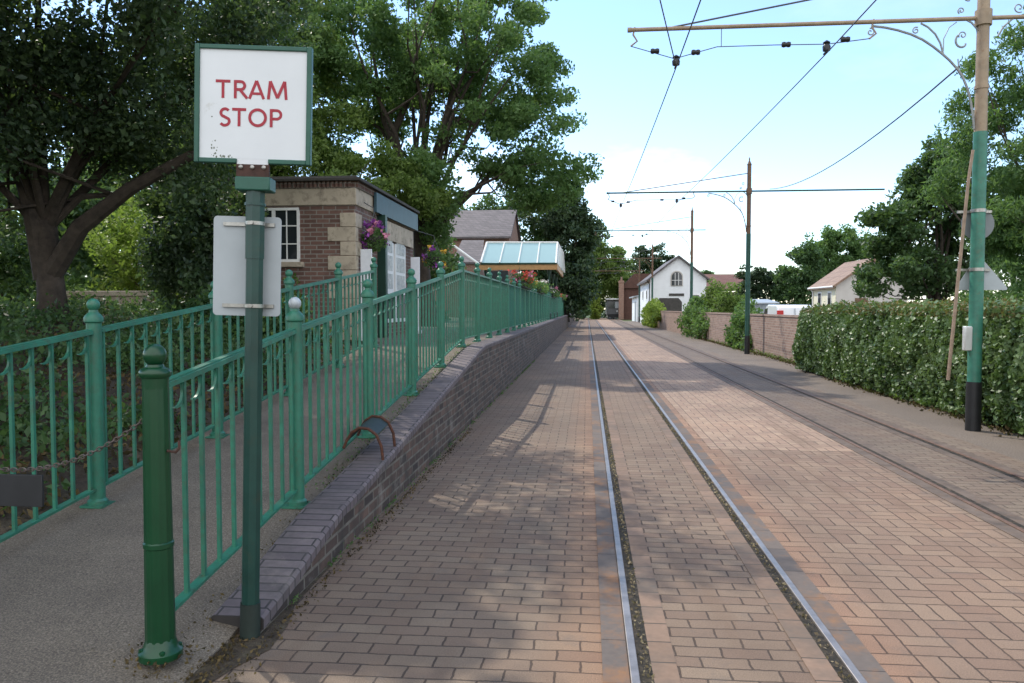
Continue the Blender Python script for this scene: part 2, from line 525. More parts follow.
def tree(name, label, base, blobs, leafm, n_leaves, leaf=.15, clump=.55, per_m2=1.0, trunk_r=.2, fork=None, barkm='bark', n_limbs=14,
         group=None, seed=0, cat='tree', limbs=None, aspect=.55, flat=.65, droop=.2, lean=(0, 0), zmin=None):
    rng = np.random.default_rng(seed+100)
    root = thing(name, label, cat, base, 0, group)
    bx, by, bz = base
    cl = clumps_in(blobs, per_m2, rng)
    if zmin is not None:
        cl = cl[cl[:, 2] > zmin]
    dd = np.linalg.norm(cl[:, None, :]-cl[None, :, :], axis=2)
    dd.sort(axis=1)
    cl = cl[dd[:, min(2, len(cl)-1)] < max(2.3*clump, 1.0)] if len(cl) > 12 else cl
    w = rng.uniform(.5, 1.5, len(cl)); w /= w.sum()
    which = rng.choice(len(cl), n_leaves, p=w)
    off = rng.normal(size=(n_leaves, 3))
    off *= (clump*rng.uniform(.35, 1.0, n_leaves)/np.linalg.norm(off, axis=1))[:, None]*np.array([1, 1, flat])
    pos = cl[which] + off - np.array(base)
    link('crown', leaf_mesh('crown', pos, leaf, leafm, rng, aspect, droop=droop), root)
    # trunk and limbs, tapering into the clumps
    mb = MB()
    zt = fork if fork is not None else min(b_[2]-b_[5] for b_ in blobs)
    hs = zt - bz
    pts = []
    for i in range(6):
        t = i/5
        pts.append((lean[0]*t + .06*math.sin(3*t+seed)*trunk_r*4, lean[1]*t, hs*t - .1*(i == 0)))
    mb.tube(pts, [trunk_r*(1.35 if i == 0 else 1.1 if i == 1 else 1-.05*i) for i in range(6)], 12)
    top = Vector(pts[-1])
    order = rng.permutation(len(cl))[:n_limbs]
    for j, k in enumerate(order):
        tgt = Vector(cl[k]) - Vector(base)
        st = Vector(pts[-1]).lerp(Vector(pts[3]), rng.uniform(0, .35))
        m1 = st.lerp(tgt, .35) + Vector((0, 0, abs(tgt.z-st.z)*.12)) + Vector(rng.normal(size=3)*.12)
        m2 = st.lerp(tgt, .7) + Vector(rng.normal(size=3)*.18)
        r0 = trunk_r*rng.uniform(.26, .42)
        mb.tube([st, m1, m2, tgt], [r0, r0*.65, r0*.35, r0*.1], 7)
        for e in range(2):
            k2 = int(np.argmin(np.linalg.norm(cl - cl[k] - rng.normal(size=3)*1.2, axis=1)))
            t2 = Vector(cl[k2]) - Vector(base)
            mb.tube([m1.lerp(m2, .3+.4*e), m1.lerp(t2, .6)+Vector(rng.normal(size=3)*.1), t2], [r0*.4, r0*.25, r0*.06], 5)
    for lp, rr in (limbs or []):
        lp = [Vector(p)-Vector(base) for p in lp]
        mb.tube(lp, rr, 9)
    mb.build('trunk', barkm, root)
    return root

def shrub(name, label, base, blobs, leafm, n, leaf=.08, clump=.22, per_m2=6, seed=0, cat='shrub', group=None, aspect=.55, stems=6):
    rng = np.random.default_rng(seed+500)
    root = thing(name, label, cat, base, 0, group)
    cl = clumps_in(blobs, per_m2, rng)
    which = rng.integers(0, len(cl), n)
    off = rng.normal(size=(n, 3))
    off *= (clump*rng.uniform(.3, 1.0, n)/np.linalg.norm(off, axis=1))[:, None]
    pos = cl[which] + off
    pos = pos[pos[:, 2] > base[2]-.02] - np.array(base)
    link('foliage', leaf_mesh('foliage', pos, leaf, leafm, rng, aspect), root)
    mb = MB()
    for i in range(stems):
        t = Vector(cl[rng.integers(0, len(cl))]) - Vector(base)
        mb.tube([(rng.normal()*.04, rng.normal()*.04, -.05), t*.5+Vector((0, 0, .1)), t], [.02, .014, .006], 5)
    mb.build('stem', 'stem', root)
    return root

# ------------------------------------------------------------------ ground levels
def zr(y):
    t = (y-2.45)*.1045
    return min(max(t, 0.0), .93)

def zedge(y):
    return zr(y)*smooth01(2.9, 4.6, y)

def smooth01(a, b, x):
    t = min(1, max(0, (x-a)/(b-a)))
    return t*t*(3-2*t)

def zland(x, y):
    z = zr(y)*(1-smooth01(95, 99, y))
    mound = min(.55, max(0, (-3.35-x)*.16))*smooth01(2.0, 6, y)*(1-smooth01(11, 13, y))
    z = z + mound
    if y > 11.5:
        z -= .03*smooth01(11.5, 13, y)
    return z - .012

# ------------------------------------------------------------------ the setting
g = MB(); g.quad((-900, -900, -.06), (900, -900, -.06), (900, 900, -.06), (-900, 900, -.06))
tag(g.build('ground', 'grass', smooth=False), kind='structure')

g = MB()
xs = [-3.28, -3.6, -4, -4.6, -5.4, -6.4, -8, -10, -14, -20, -32, -55]
ys = [-12, -6, -2, 0, 1.5, 2.8] + [2.8+.6*i for i in range(1, 20)] + [15, 20, 30, 45, 60, 80, 94, 95.5, 97, 99, 101]
for i, x in enumerate(xs):
    for y in ys:
        n_ = 0 if i == 0 else (math.sin(x*2.1+y*1.3)*.03+math.sin(y*3.1-x)*.02)
        g.v.append((x, y, zland(x, y)+n_*(.6 if y < 12 else .2)))
for i in range(len(xs)-1):
    for j in range(len(ys)-1):
        a = i*len(ys)+j
        g.f.append((a, a+len(ys), a+len(ys)+1, a+1)); g.mi.append(0)
tag(g.build('terrain', 'bed_soil'), kind='structure')

g = MB(); g.quad((-1.6, -12, 0), (4.25, -12, 0), (4.25, 119, 0), (-1.6, 119, 0))
tag(g.build('road', 'road_pavers', smooth=False), kind='structure')
g = MB(); g.quad((4.25, -12, 0), (5.75, -12, 0), (5.75, 90, 0), (4.25, 90, 0))
tag(g.build('pavement', 'pavement_tarmac', smooth=False), kind='structure')
g = MB(); g.quad((5.75, 17, -.02), (30, 17, -.02), (30, 66, -.02), (5.75, 66, -.02))
tag(g.build('yard', 'yard_tarmac', smooth=False), kind='structure')

# ramp and platform surface: tarmac rising from the road to the platform
g = MB()
ysr = [-12, 0, 2.45, 2.8] + [2.8+.5*i for i in range(1, 17)] + [11.3, 11.7, 12, 13, 20, 95]
for y in ysr:
    for x in (-3.3, -1.95, -1.595):
        g.v.append((x, y, (zedge(y) if x > -1.7 else zr(y)) + .004))
for j in range(len(ysr)-1):
    for q_ in (0, 1):
        g.f.append((3*j+q_, 3*j+q_+1, 3*j+q_+4, 3*j+q_+3)); g.mi.append(0)
for j in range(len(ysr)-1):
    a_, b_ = g.v[3*j+2], g.v[3*j+5]
    g.quad(a_, (a_[0], a_[1], -.05), (b_[0], b_[1], -.05), b_)
tag(g.build('ramp', 'ramp_tarmac'), kind='structure')
g = MB(); g.box(-12, -3.3, 12.6, 95, .3, .934)
tag(g.build('platform', 'ramp_tarmac', smooth=False), kind='structure')

# platform edge wall with its brick coping
pw = thing('platform_wall', 'dark brick platform wall rising beside the road with blue brick coping', 'wall', (-1.5, 3.4, 0))
g = MB()
ys2 = [3.4+.4*i for i in range(21)] + [12.2, 14, 18, 24, 34, 48, 64, 80, 95]
def ztop(y):
    return zedge(y) + (.06 if y < 5 else .045 if y < 11.2 else .03)
sec = [(y-3.4, ztop(y)-.06) for y in ys2]
g.prism([(0, -.1)] + [(sec[-1][0], -.1)] + sec[::-1], .226, 'X', -.216)
g.build('wall', 'wall_brick_dark', pw, smooth=False)
g = MB()
n0 = len(ys2)
for y in ys2:
    z = ztop(y)
    for (x, zz) in ((-.225, z-.058), (-.225, z-.008), (-.213, z), (.012, z), (.026, z-.012), (.026, z-.058)):
        g.v.append((x, y-3.4, zz))
for j in range(n0-1):
    for k in range(6):
        k2 = (k+1) % 6
        g.f.append((j*6+k, j*6+k2, (j+1)*6+k2, (j+1)*6+k)); g.mi.append(0)
g.f.append((5, 4, 3, 2, 1, 0)); g.mi.append(0)
g.f.append(tuple((n0-1)*6+k for k in range(6))); g.mi.append(0)
g.build('coping', 'coping_brick', pw)
# weathered kerb end block
b_base = (P(161, 665, 3.02).x, 3.02)
# leaf litter along the foot of the wall and the ramp edge
rng = np.random.default_rng(5)
n = 1500
yy = rng.uniform(2.2, 9.5, n)**1.0
pos = np.stack([np.where(rng.random(n) < .6, -1.445+np.abs(rng.normal(0, .035, n)), -1.74+rng.normal(0, .04, n)), yy, np.zeros(n)], 1)
pos[:, 2] = [(.008 if x > -1.6 else zr(y)+(zedge(y)-zr(y))*min(1, max(0, (x+1.95)/.355))+.014) for x, y in pos[:, :2]]
bl = np.stack([b_base[0]+rng.normal(0, .11, 160), b_base[1]+rng.normal(0, .11, 160), np.full(160, zr(b_base[1])+.012)], 1)
near = np.stack([rng.normal(-1.56, .05, 700), rng.uniform(2.0, 3.4, 700), np.full(700, .012)], 1)
pos = np.concatenate([pos, near, bl])
tag(link('leaf_litter', leaf_mesh('leaf_litter', pos, .017, 'leaf_litter', rng, .6)), kind='stuff')
rng = np.random.default_rng(6)
k = 170
cy = rng.uniform(3.6, 22, k)
p0 = np.repeat(np.stack([np.full(k, -1.47), cy, np.full(k, .01)], 1), 7, 0)
p0 += rng.normal(size=p0.shape)*np.array([.012, .04, .012]); p0[:, 2] = np.abs(p0[:, 2])+.01
q0 = np.stack([rng.normal(-1.79, .05, 1100), rng.uniform(5, 12, 1100), np.zeros(1100)], 1)
q0[:, 2] = [zr(y)+.015 for y in q0[:, 1]]
q0 = q0[rng.random(len(q0)) < .6]
tag(link('weeds', leaf_mesh('weeds', np.concatenate([p0, q0]), .02, 'leaf_mid', rng, .5)), kind='stuff')

g = MB()
srr = random.Random(9)
ring = [(-1.61+srr.uniform(-.02, .02), 2.3), (-1.54, 2.75), (-1.46, 3.05), (-1.38, 3.25), (-1.40, 3.5), (-1.46, 3.75), (-1.475, 4.4), (-1.49, 4.4), (-1.49, 3.45), (-1.594, 3.3)]
g.add([(x, y, .004) for x, y in ring], [tuple(range(len(ring)))])
tag(g.build('soil_patch', 'debris', smooth=False), kind='stuff')
g = MB(); g.add([(5.02, 8.15, .004), (5.2, 8.0, .004), (5.3, 8.5, .004), (5.14, 8.6, .004)], [(0, 1, 2, 3)])
tag(g.build('road_marking', 'white_paint', smooth=False), kind='structure')
# tram tracks
def track(x0, x1, label, steel, strip, y0=-12, y1=118):
    t = thing('tram_track', label, 'track', ((x0+x1)/2, 0, 0))
    c = (x0+x1)/2
    for x, s in ((x0, 1), (x1, -1)):
        dx = x-c
        g = MB(); a, b_ = sorted((dx-.022*1, dx+.022)); g.box(a+.003, b_-.003, y0, y1, -.05, .012)
        bevel(g.build('rail', steel, t), .004)
        g = MB(); a, b_ = sorted((dx+s*.022, dx+s*.075)); g.box(a, b_, y0, y1, -.05, .004)
        g.build('groove', 'groove_dirt', t, smooth=False)
        g = MB(); a, b_ = sorted((dx-s*.022, dx-s*.13)); g.box(a, b_, y0, y1, -.05, .005)
        g.build('edge_strip', strip, t, smooth=False)
        g = MB(); a, b_ = sorted((dx+s*.075, dx+s*.18)); g.box(a, b_, y0, y1, -.05, .004)
        g.build('border_strip', 'strip_brick' if steel == 'rail_steel' else 'rail_strip', t, smooth=False)
    return t
track(.2, 1.1, 'shiny steel tram track running straight up the middle of the brick road', 'rail_steel', 'strip_steel')
track(2.92, 3.82, 'dull rusty tram track beside the right pavement', 'rail_rust', 'rail_strip')
rng = np.random.default_rng(8)
k = 2600
gy = rng.uniform(2, 14, k)
gx = np.where(rng.random(k) < .5, .25, 1.05) + rng.normal(0, .012, k)
tag(link('track_litter', leaf_mesh('track_litter', np.stack([gx, gy, np.abs(rng.normal(.01, .006, k))], 1), .017, 'groove_leaf', rng, .6)), kind='stuff')

# ------------------------------------------------------------------ railings
PITCH_Y = 1.64
def post_mesh():
    g = MB()
    g.box(-.075, .075, -.075, .075, 0, .014)
    g.lathe([(.062, .014), (.062, .035), (.047, .05), (.046, .6), (.045, 1.17), (.056, 1.18), (.058, 1.205), (.045, 1.225), (.028, 1.24), (.026, 1.255)], 12)
    return g
post_green = post_mesh().mesh('post', 'fence_green')
def ball(mat, r=.04):
    g = MB()
    g.lathe([(.004, -r)] + [(r*math.sin(PI*i/9), -r*math.cos(PI*i/9)) for i in range(1, 9)] + [(.004, r)], 14)
    return g.mesh('ball_finial', mat)
ball_green, ball_grey = ball('fence_green'), ball('ball_grey')

PANELS = {}
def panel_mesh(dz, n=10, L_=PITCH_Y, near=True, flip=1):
    key = (round(dz, 3), n, round(L_, 3), near)
    if key in PANELS:
        return PANELS[key]
    g = MB()
    a, b_ = .045, L_-.045
    zz = lambda y: dz*y/L_
    def bar(y0, y1, h0, h1, w):
        vs = []
        for y in (y0, y1):
            for x, h in ((-w, h0), (w, h0), (w, h1), (-w, h1)):
                vs.append((x, y, zz(y)+h))
        g.add(vs, [(0, 1, 2, 3), (7, 6, 5, 4), (0, 4, 5, 1), (1, 5, 6, 2), (2, 6, 7, 3), (3, 7, 4, 0)])
    bar(a, b_, 1.106, 1.130, .027)
    if near:
        bar(a, b_, 1.128, 1.138, .018)
    bar(a, b_, .11, .125, .024)
    for i in range(n):
        y = (i+.55)*L_/n
        if y > b_-.02: continue
        h = .0095
        vs = [(sx*h, y+sy*h, zz(y)+z) for z in (.12, 1.11) for sy in (-1, 1) for sx in (-1, 1)]
        g.add(vs, [(0, 2, 3, 1), (4, 5, 7, 6), (0, 1, 5, 4), (2, 6, 7, 3), (0, 4, 6, 2), (1, 3, 7, 5)])
        if near:
            # the curled leaf on the near side of every bar
            m_ = 7; vs = []
            for k in range(m_+1):
                th = R(35) - k/m_*R(140)
                cy, cz = y-.072, 1.053
                w = .017*(math.sin(PI*min(1, .15+.85*k/m_))*.75+.3)
                for rr in (.066-w*.5, .066+w*.5):
                    for sx in (-.006, .006):
                        vs.append((sx, cy+rr*math.cos(th), zz(y)+cz+rr*math.sin(th)))
            fs = [(0, 1, 3, 2), (4*m_, 4*m_+2, 4*m_+3, 4*m_+1)]
            for k in range(m_):
                o = 4*k
                fs += [(o, o+4, o+5, o+1), (o+2, o+3, o+7, o+6), (o, o+2, o+6, o+4), (o+1, o+5, o+7, o+3)]
            g.add(vs, fs)
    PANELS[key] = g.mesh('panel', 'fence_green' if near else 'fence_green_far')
    return PANELS[key]

def railing(x, ys_, label, grey_at=(), start_panel=None):
    root = thing('railing', label, 'railing', (x, ys_[0], zr(ys_[0])))
    z0 = zr(ys_[0])
    if start_panel is not None:
        y = start_panel
        link('panel', panel_mesh(zr(ys_[0])-zr(y)+.035, 10, ys_[0]-y), root, (0, y-ys_[0], zr(y)-z0-.035))
    for i, y in enumerate(ys_):
        p = link('post', post_green, root, (0, y-ys_[0], zr(y)-z0))
        link('ball_finial', ball_grey if i in grey_at else ball_green, p, (0, 0, 1.288), label='pale grey ball finial' if i in grey_at else None)
        if i+1 < len(ys_):
            link('panel', panel_mesh(zr(ys_[i+1])-zr(y), 10 if i < 9 else 14, ys_[i+1]-y, i < 8), root, (0, y-ys_[0], zr(y)-z0))
    return root
yr = [4.76+PITCH_Y*i for i in range(55)]
railing(-1.83, yr, 'long green iron railing climbing along the brick kerb and platform edge', grey_at=(0,), start_panel=3.13)
railing(-3.12, [3.04+PITCH_Y*i for i in range(6)], 'shorter green iron railing on the left side of the ramp by the soil bed')

# bollard at the foot of the ramp
b0 = thing('bollard', 'dark green fluted bollard with a ball top at the ramp foot', 'bollard', (P(161, 665, 3.02).x, 3.02, zr(3.02)))
b0.scale = (1.02, 1.02, 1.035)
g = MB()
nf = 24; prof = [(.058, .02), (.056, .3), (.052, .7), (.0495, 1.08)]
vs, fs = [], []
for (r, z) in prof:
    for k in range(nf*2):
        rr = r*(1 if k % 4 < 2 else .955)
        vs.append((rr*math.cos(PI*k/nf), rr*math.sin(PI*k/nf), z))
for i in range(len(prof)-1):
    for k in range(nf*2):
        k2 = (k+1) % (nf*2)
        fs.append((i*nf*2+k, i*nf*2+k2, (i+1)*nf*2+k2, (i+1)*nf*2+k))
g.add(vs, fs)
g.build('shaft', 'bollard_green', b0)
g = MB(); g.lathe([(.085, 0), (.085, .025), (.068, .04), (.062, .06), (.056, .075)], 20)
for k in range(4):
    g.lathe([(.012, .02), (.012, .04), (.004, .044)], 8, (.07*math.cos(k*PI/2+.6), .07*math.sin(k*PI/2+.6), 0))
g.build('base_flange', 'bollard_green', b0)
g = MB(); g.lathe([(.0535, .44), (.0585, .445), (.0585, .462), (.0535, .467)], 24); g.build('band', 'bollard_green', b0)
g = MB(); g.lathe([(.0495, 1.075), (.051, 1.115), (.060, 1.125), (.062, 1.14), (.055, 1.152), (.036, 1.16), (.032, 1.17)], 20); g.build('collar', 'bollard_green', b0)
g = MB(); g.lathe([(.01, 1.162)]+[(.045*math.sin(PI*i/10), 1.207-.045*math.cos(PI*i/10)) for i in range(2, 10)]+[(.004, 1.252)], 20); g.build('ball_finial', 'bollard_green', b0)
g = MB(); g.tube([(.05, -.01, .83), (.085, -.01, .825), (.1, -.01, .84), (.1, -.01, .87)], .006, 6); g.build('hook', 'rust_dark', b0)

# chain and the black plate hanging on it
cp0 = Vector((b0.location.x-.05, 3.02, zr(3.02)+.985))
cp1 = Vector((-3.07, 3.04, zr(3.04)+1.06))
n = 66
g = MB()
for i in range(n):
    t = (i+.5)/n
    p = cp0.lerp(cp1, t) - Vector((0, 0, .26*4*t*(1-t)))
    d = (cp1-cp0) - Vector((0, 0, .26*4*(1-2*t)))
    d.normalize()
    s = Vector((0, 1, 0)) if i % 2 else d.cross(Vector((0, 1, 0)))
    s.normalize()
    pts = []
    for k in range(9):
        th = 2*PI*k/8
        pts.append(p + d*.0155*math.cos(th) + s*.0085*math.sin(th))
    g.tube(pts, .0027, 5, cap=False)
tag(g.build('chain', 'chain_steel'), 'sagging steel chain strung from the dark bollard across the ramp', 'chain')
mid = cp0.lerp(cp1, .5) - Vector((0, 0, .26))
g = MB(); g.box(-.115, .115, -.006, .006, -.155, -.02)
for sx in (-.09, .09):
    g.tube([(sx, 0, -.03), (sx, 0, 0)], .004, 6)
t = g.build('hanging_plate', 'black_paint', None, (mid.x+.06, mid.y, mid.z))
bevel(t, .004)
tag(t, 'small blank black plate hanging on the chain across the ramp', 'plate')

# rusty guard hoops by the railing
hp = thing('guard_hoops', 'rusty pair of bent guard hoops with a dark sheet between on the brick coping', 'guard', (-1.6, 5.7, .3))
def hoop(y):
    fz = ztop(y)
    return [(-1.5, y, fz-.01), (-1.512, y, fz+.1), (-1.55, y, fz+.185), (-1.61, y, fz+.228), (-1.68, y, fz+.235), (-1.735, y, fz+.2), (-1.775, y, fz+.14), (-1.8, y, fz+.08)]
o0 = Vector((-1.6, 5.7, .3))
for y in (5.62, 5.98):
    g = MB(); g.tube([Vector(p)-o0 for p in hoop(y)], .0115, 8); g.build('hoop', 'rust', hp)
g = MB()
ha, hb = hoop(5.62)[2:7], hoop(5.98)[2:7]
vs = [Vector(p)-o0-Vector((0, 0, .006)) for p in ha] + [Vector(p)-o0-Vector((0, 0, .006)) for p in hb]
vs += [v-Vector((0, 0, .004)) for v in vs]
fs = []
for i in range(4):
    fs += [(i, i+1, i+6, i+5), (i+10, i+15, i+16, i+11)]
fs += [(0, 5, 15, 10), (4, 14, 19, 9)]
g.add(vs, fs); g.build('cover_sheet', 'pole_dark', hp)

# ------------------------------------------------------------------ tram stop sign post
sp_ = P(250, 638, 3.37)
ts = thing('tram_stop_post', 'dark green tram stop post with a square white sign lettered in red', 'sign post', (sp_.x, 3.37, 0))
ts.rotation_euler = (0, R(1.5), R(7))
S = 3.5/780*1.0
g = MB(); g.lathe([(.047, -.02), (.046, .16)], 10); g.build('foot', 'pole_dark', ts)
g = MB()
vs = []
g.lathe([(.0405, .16), (.0395, .9), (.0385, 1.72)], 8); g.build('shaft', 'pole_teal', ts)
g = MB(); g.lathe([(.0425, 1.72), (.0425, 2.03)], 8)
g.lathe([(.047, 1.955), (.047, 1.967)], 12)
g.build('upper_shaft', 'pole_teal', ts)
g = MB(); g.box(-.077, .077, -.05, .05, 2.018, 2.078); bevel(g.build('head_block', 'sign_green', ts), .006)
g = MB(); g.box(-.071, .071, -.045, -.028, 2.073, 2.138)
for k in (-.05, 0, .05):
    g.lathe([(.0095, 0), (.0095, .008), (.004, .012)], 8, (k, -.045, 2.118), rot=Matrix.Rotation(R(90), 3, 'X'), mi=1)
g.build('bracket', ['rust_dark', 'steel_band'], ts)
zc = 2.389; hw = .253
g = MB(); g.box(-hw+.012, hw-.012, -.046, -.030, zc-.235, zc+.250)
g.box(-.068, .068, -.0455, -.031, zc-.258, zc-.23)
sgn = g.build('sign_panel', 'sign_white', ts, smooth=False)
g = MB()
fr = .021
g.box(-hw, -hw+fr, -.056, -.022, zc-.256, zc+.256)
g.box(hw-fr, hw, -.056, -.022, zc-.256, zc+.256)
g.box(-hw+fr, hw-fr, -.055, -.023, zc+.236, zc+.255)
g.box(-hw+fr, -.069, -.055, -.023, zc-.255, zc-.235)
g.box(.069, hw-fr, -.055, -.023, zc-.255, zc-.235)
bevel(g.build('sign_frame', 'sign_green', ts), .003)
# lettering: flat strokes laid on the panel
lt = MB()
cnt = [0]
def stroke(pts, w=2.9):
    """pts in picture px relative to the sign's centre (x right, y down)"""
    cnt[0] += 1
    dep = -.0468 - .00025*(cnt[0] % 6)
    k = .0043
    P2 = [Vector((x*k, -y*k)) for x, y in pts]
    n = len(P2); h = w*k*.5
    closed = (P2[0]-P2[-1]).length < 1e-6
    ls, rs = [], []
    for i, p in enumerate(P2):
        if closed:
            t = P2[(i+1) % (n-1)] - P2[(i-1) % (n-1)]
        else:
            t = P2[min(i+1, n-1)] - P2[max(i-1, 0)]
        t.normalize(); nn = Vector((-t.y, t.x))
        ls.append(p+nn*h); rs.append(p-nn*h)
    vs = [(q.x, dep, zc+q.y) for q in ls] + [(q.x, dep, zc+q.y) for q in rs]
    lt.add(vs, [(i, i+1, n+i+1, n+i) for i in range(n-1)])
def arc(cx, cy, rx, ry, a0, a1, n=20):
    return [(cx+rx*math.cos(R(a0+(a1-a0)*i/n)), cy+ry*math.sin(R(a0+(a1-a0)*i/n))) for i in range(n+1)]
T0, B0 = -24.4, -6.0           # TRAM
T1, B1 = 3.6, 22.0             # STOP
stroke([(-38, T0+1.4), (-23.2, T0+1.4)]); stroke([(-30.6, T0+1), (-30.6, B0)])
stroke([(-18.2, T0), (-18.2, B0)]); stroke([(-18.5, T0+1.4), (-13, T0+1.4)]+arc(-12.8, T0+5.4, 4, 4, -90, 90, 12)+[(-18.5, T0+9.4)]); stroke([(-13.6, T0+9.4), (-6.2, B0-.2)])
stroke([(-4, B0), (3.2, T0)]); stroke([(3.2, T0), (10.6, B0)]); stroke([(-1.2, B0-5.4), (7.8, B0-5.4)], 2.6)
stroke([(15.2, B0), (17, T0)]); stroke([(17, T0), (24.4, B0-1.5)]); stroke([(24.4, B0-1.5), (31.6, T0)]); stroke([(31.6, T0), (33.2, B0)])
stroke(arc(-28.3, T1+5.2, 4.2, 4.0, -35, -230, 12)+[(-30, T1+8.6), (-26.2, T1+10.6)]+arc(-28.6, T1+13.6, 4.6, 4.2, -35, 150, 12))
stroke([(-21.2, T1+1.4), (-7, T1+1.4)]); stroke([(-14.1, T1+1), (-14.1, B1)])
stroke(arc(4.6, (T1+B1)/2, 8.0, 8.0, 0, 360, 32))
stroke([(18.4, T1), (18.4, B1)]); stroke([(18, T1+1.4), (23.5, T1+1.4)]+arc(23.8, T1+5.7, 4.3, 4.3, -90, 90, 12)+[(18, T1+10)])
lt.build('lettering', 'sign_red', sgn, smooth=False)
stains = MB()
srng = random.Random(3)
plain('chip_stain', (.16, .18, .14), .7, .3, 20)
for _ in range(22):
    x, y = (srng.gauss(-39, 1.6), srng.gauss(43, 6)) if _ < 10 else (srng.uniform(-50, -20), 54-abs(srng.gauss(0, 1.4)))
    w = srng.uniform(.25, .95)
    stains.add([((x+w*math.cos(a))*.0043, -.0464-.00001*_, zc-(y+w*1.4*math.sin(a))*.0043) for a in (0, .9, 2, 3.1, 4.2, 5.3)], [(0, 1, 2, 3, 4, 5)])
stains.add([((-41.5+.8*math.cos(a))*.0043, -.0464, zc-(13+.8*math.sin(a))*.0043) for a in (0, 1, 2, 3, 4, 5)], [(0, 1, 2, 3, 4, 5)])
stains.build('stain_marks', 'chip_stain', sgn, smooth=False)['kind'] = 'stuff'
# the grey panel clamped to the far side
g = MB()
pr = []
for (cx, cz, a0) in ((.085, 1.895, 0), (-.183, 1.895, 90), (-.183, 1.482, 180), (.085, 1.482, 270)):
    for i in range(5):
        a = R(a0+i*22.5); pr.append((cx+.018*math.cos(a), cz+.018*math.sin(a)))
g.prism(pr, .004, 'Y', .052)
pn = g.build('back_panel', 'panel_grey', ts)
for z in (1.877, 1.51):
    g = MB(); g.box(-.155, .075, .041, .0515, z-.008, z+.008); g.lathe([(.0445, z-.008), (.0445, z+.008)], 16)
    g.lathe([(.008, 0), (.008, .012)], 8, (0, -.043, z), rot=Matrix.Rotation(R(90), 3, 'X'))
    g.build('clamp', 'steel_band', ts)

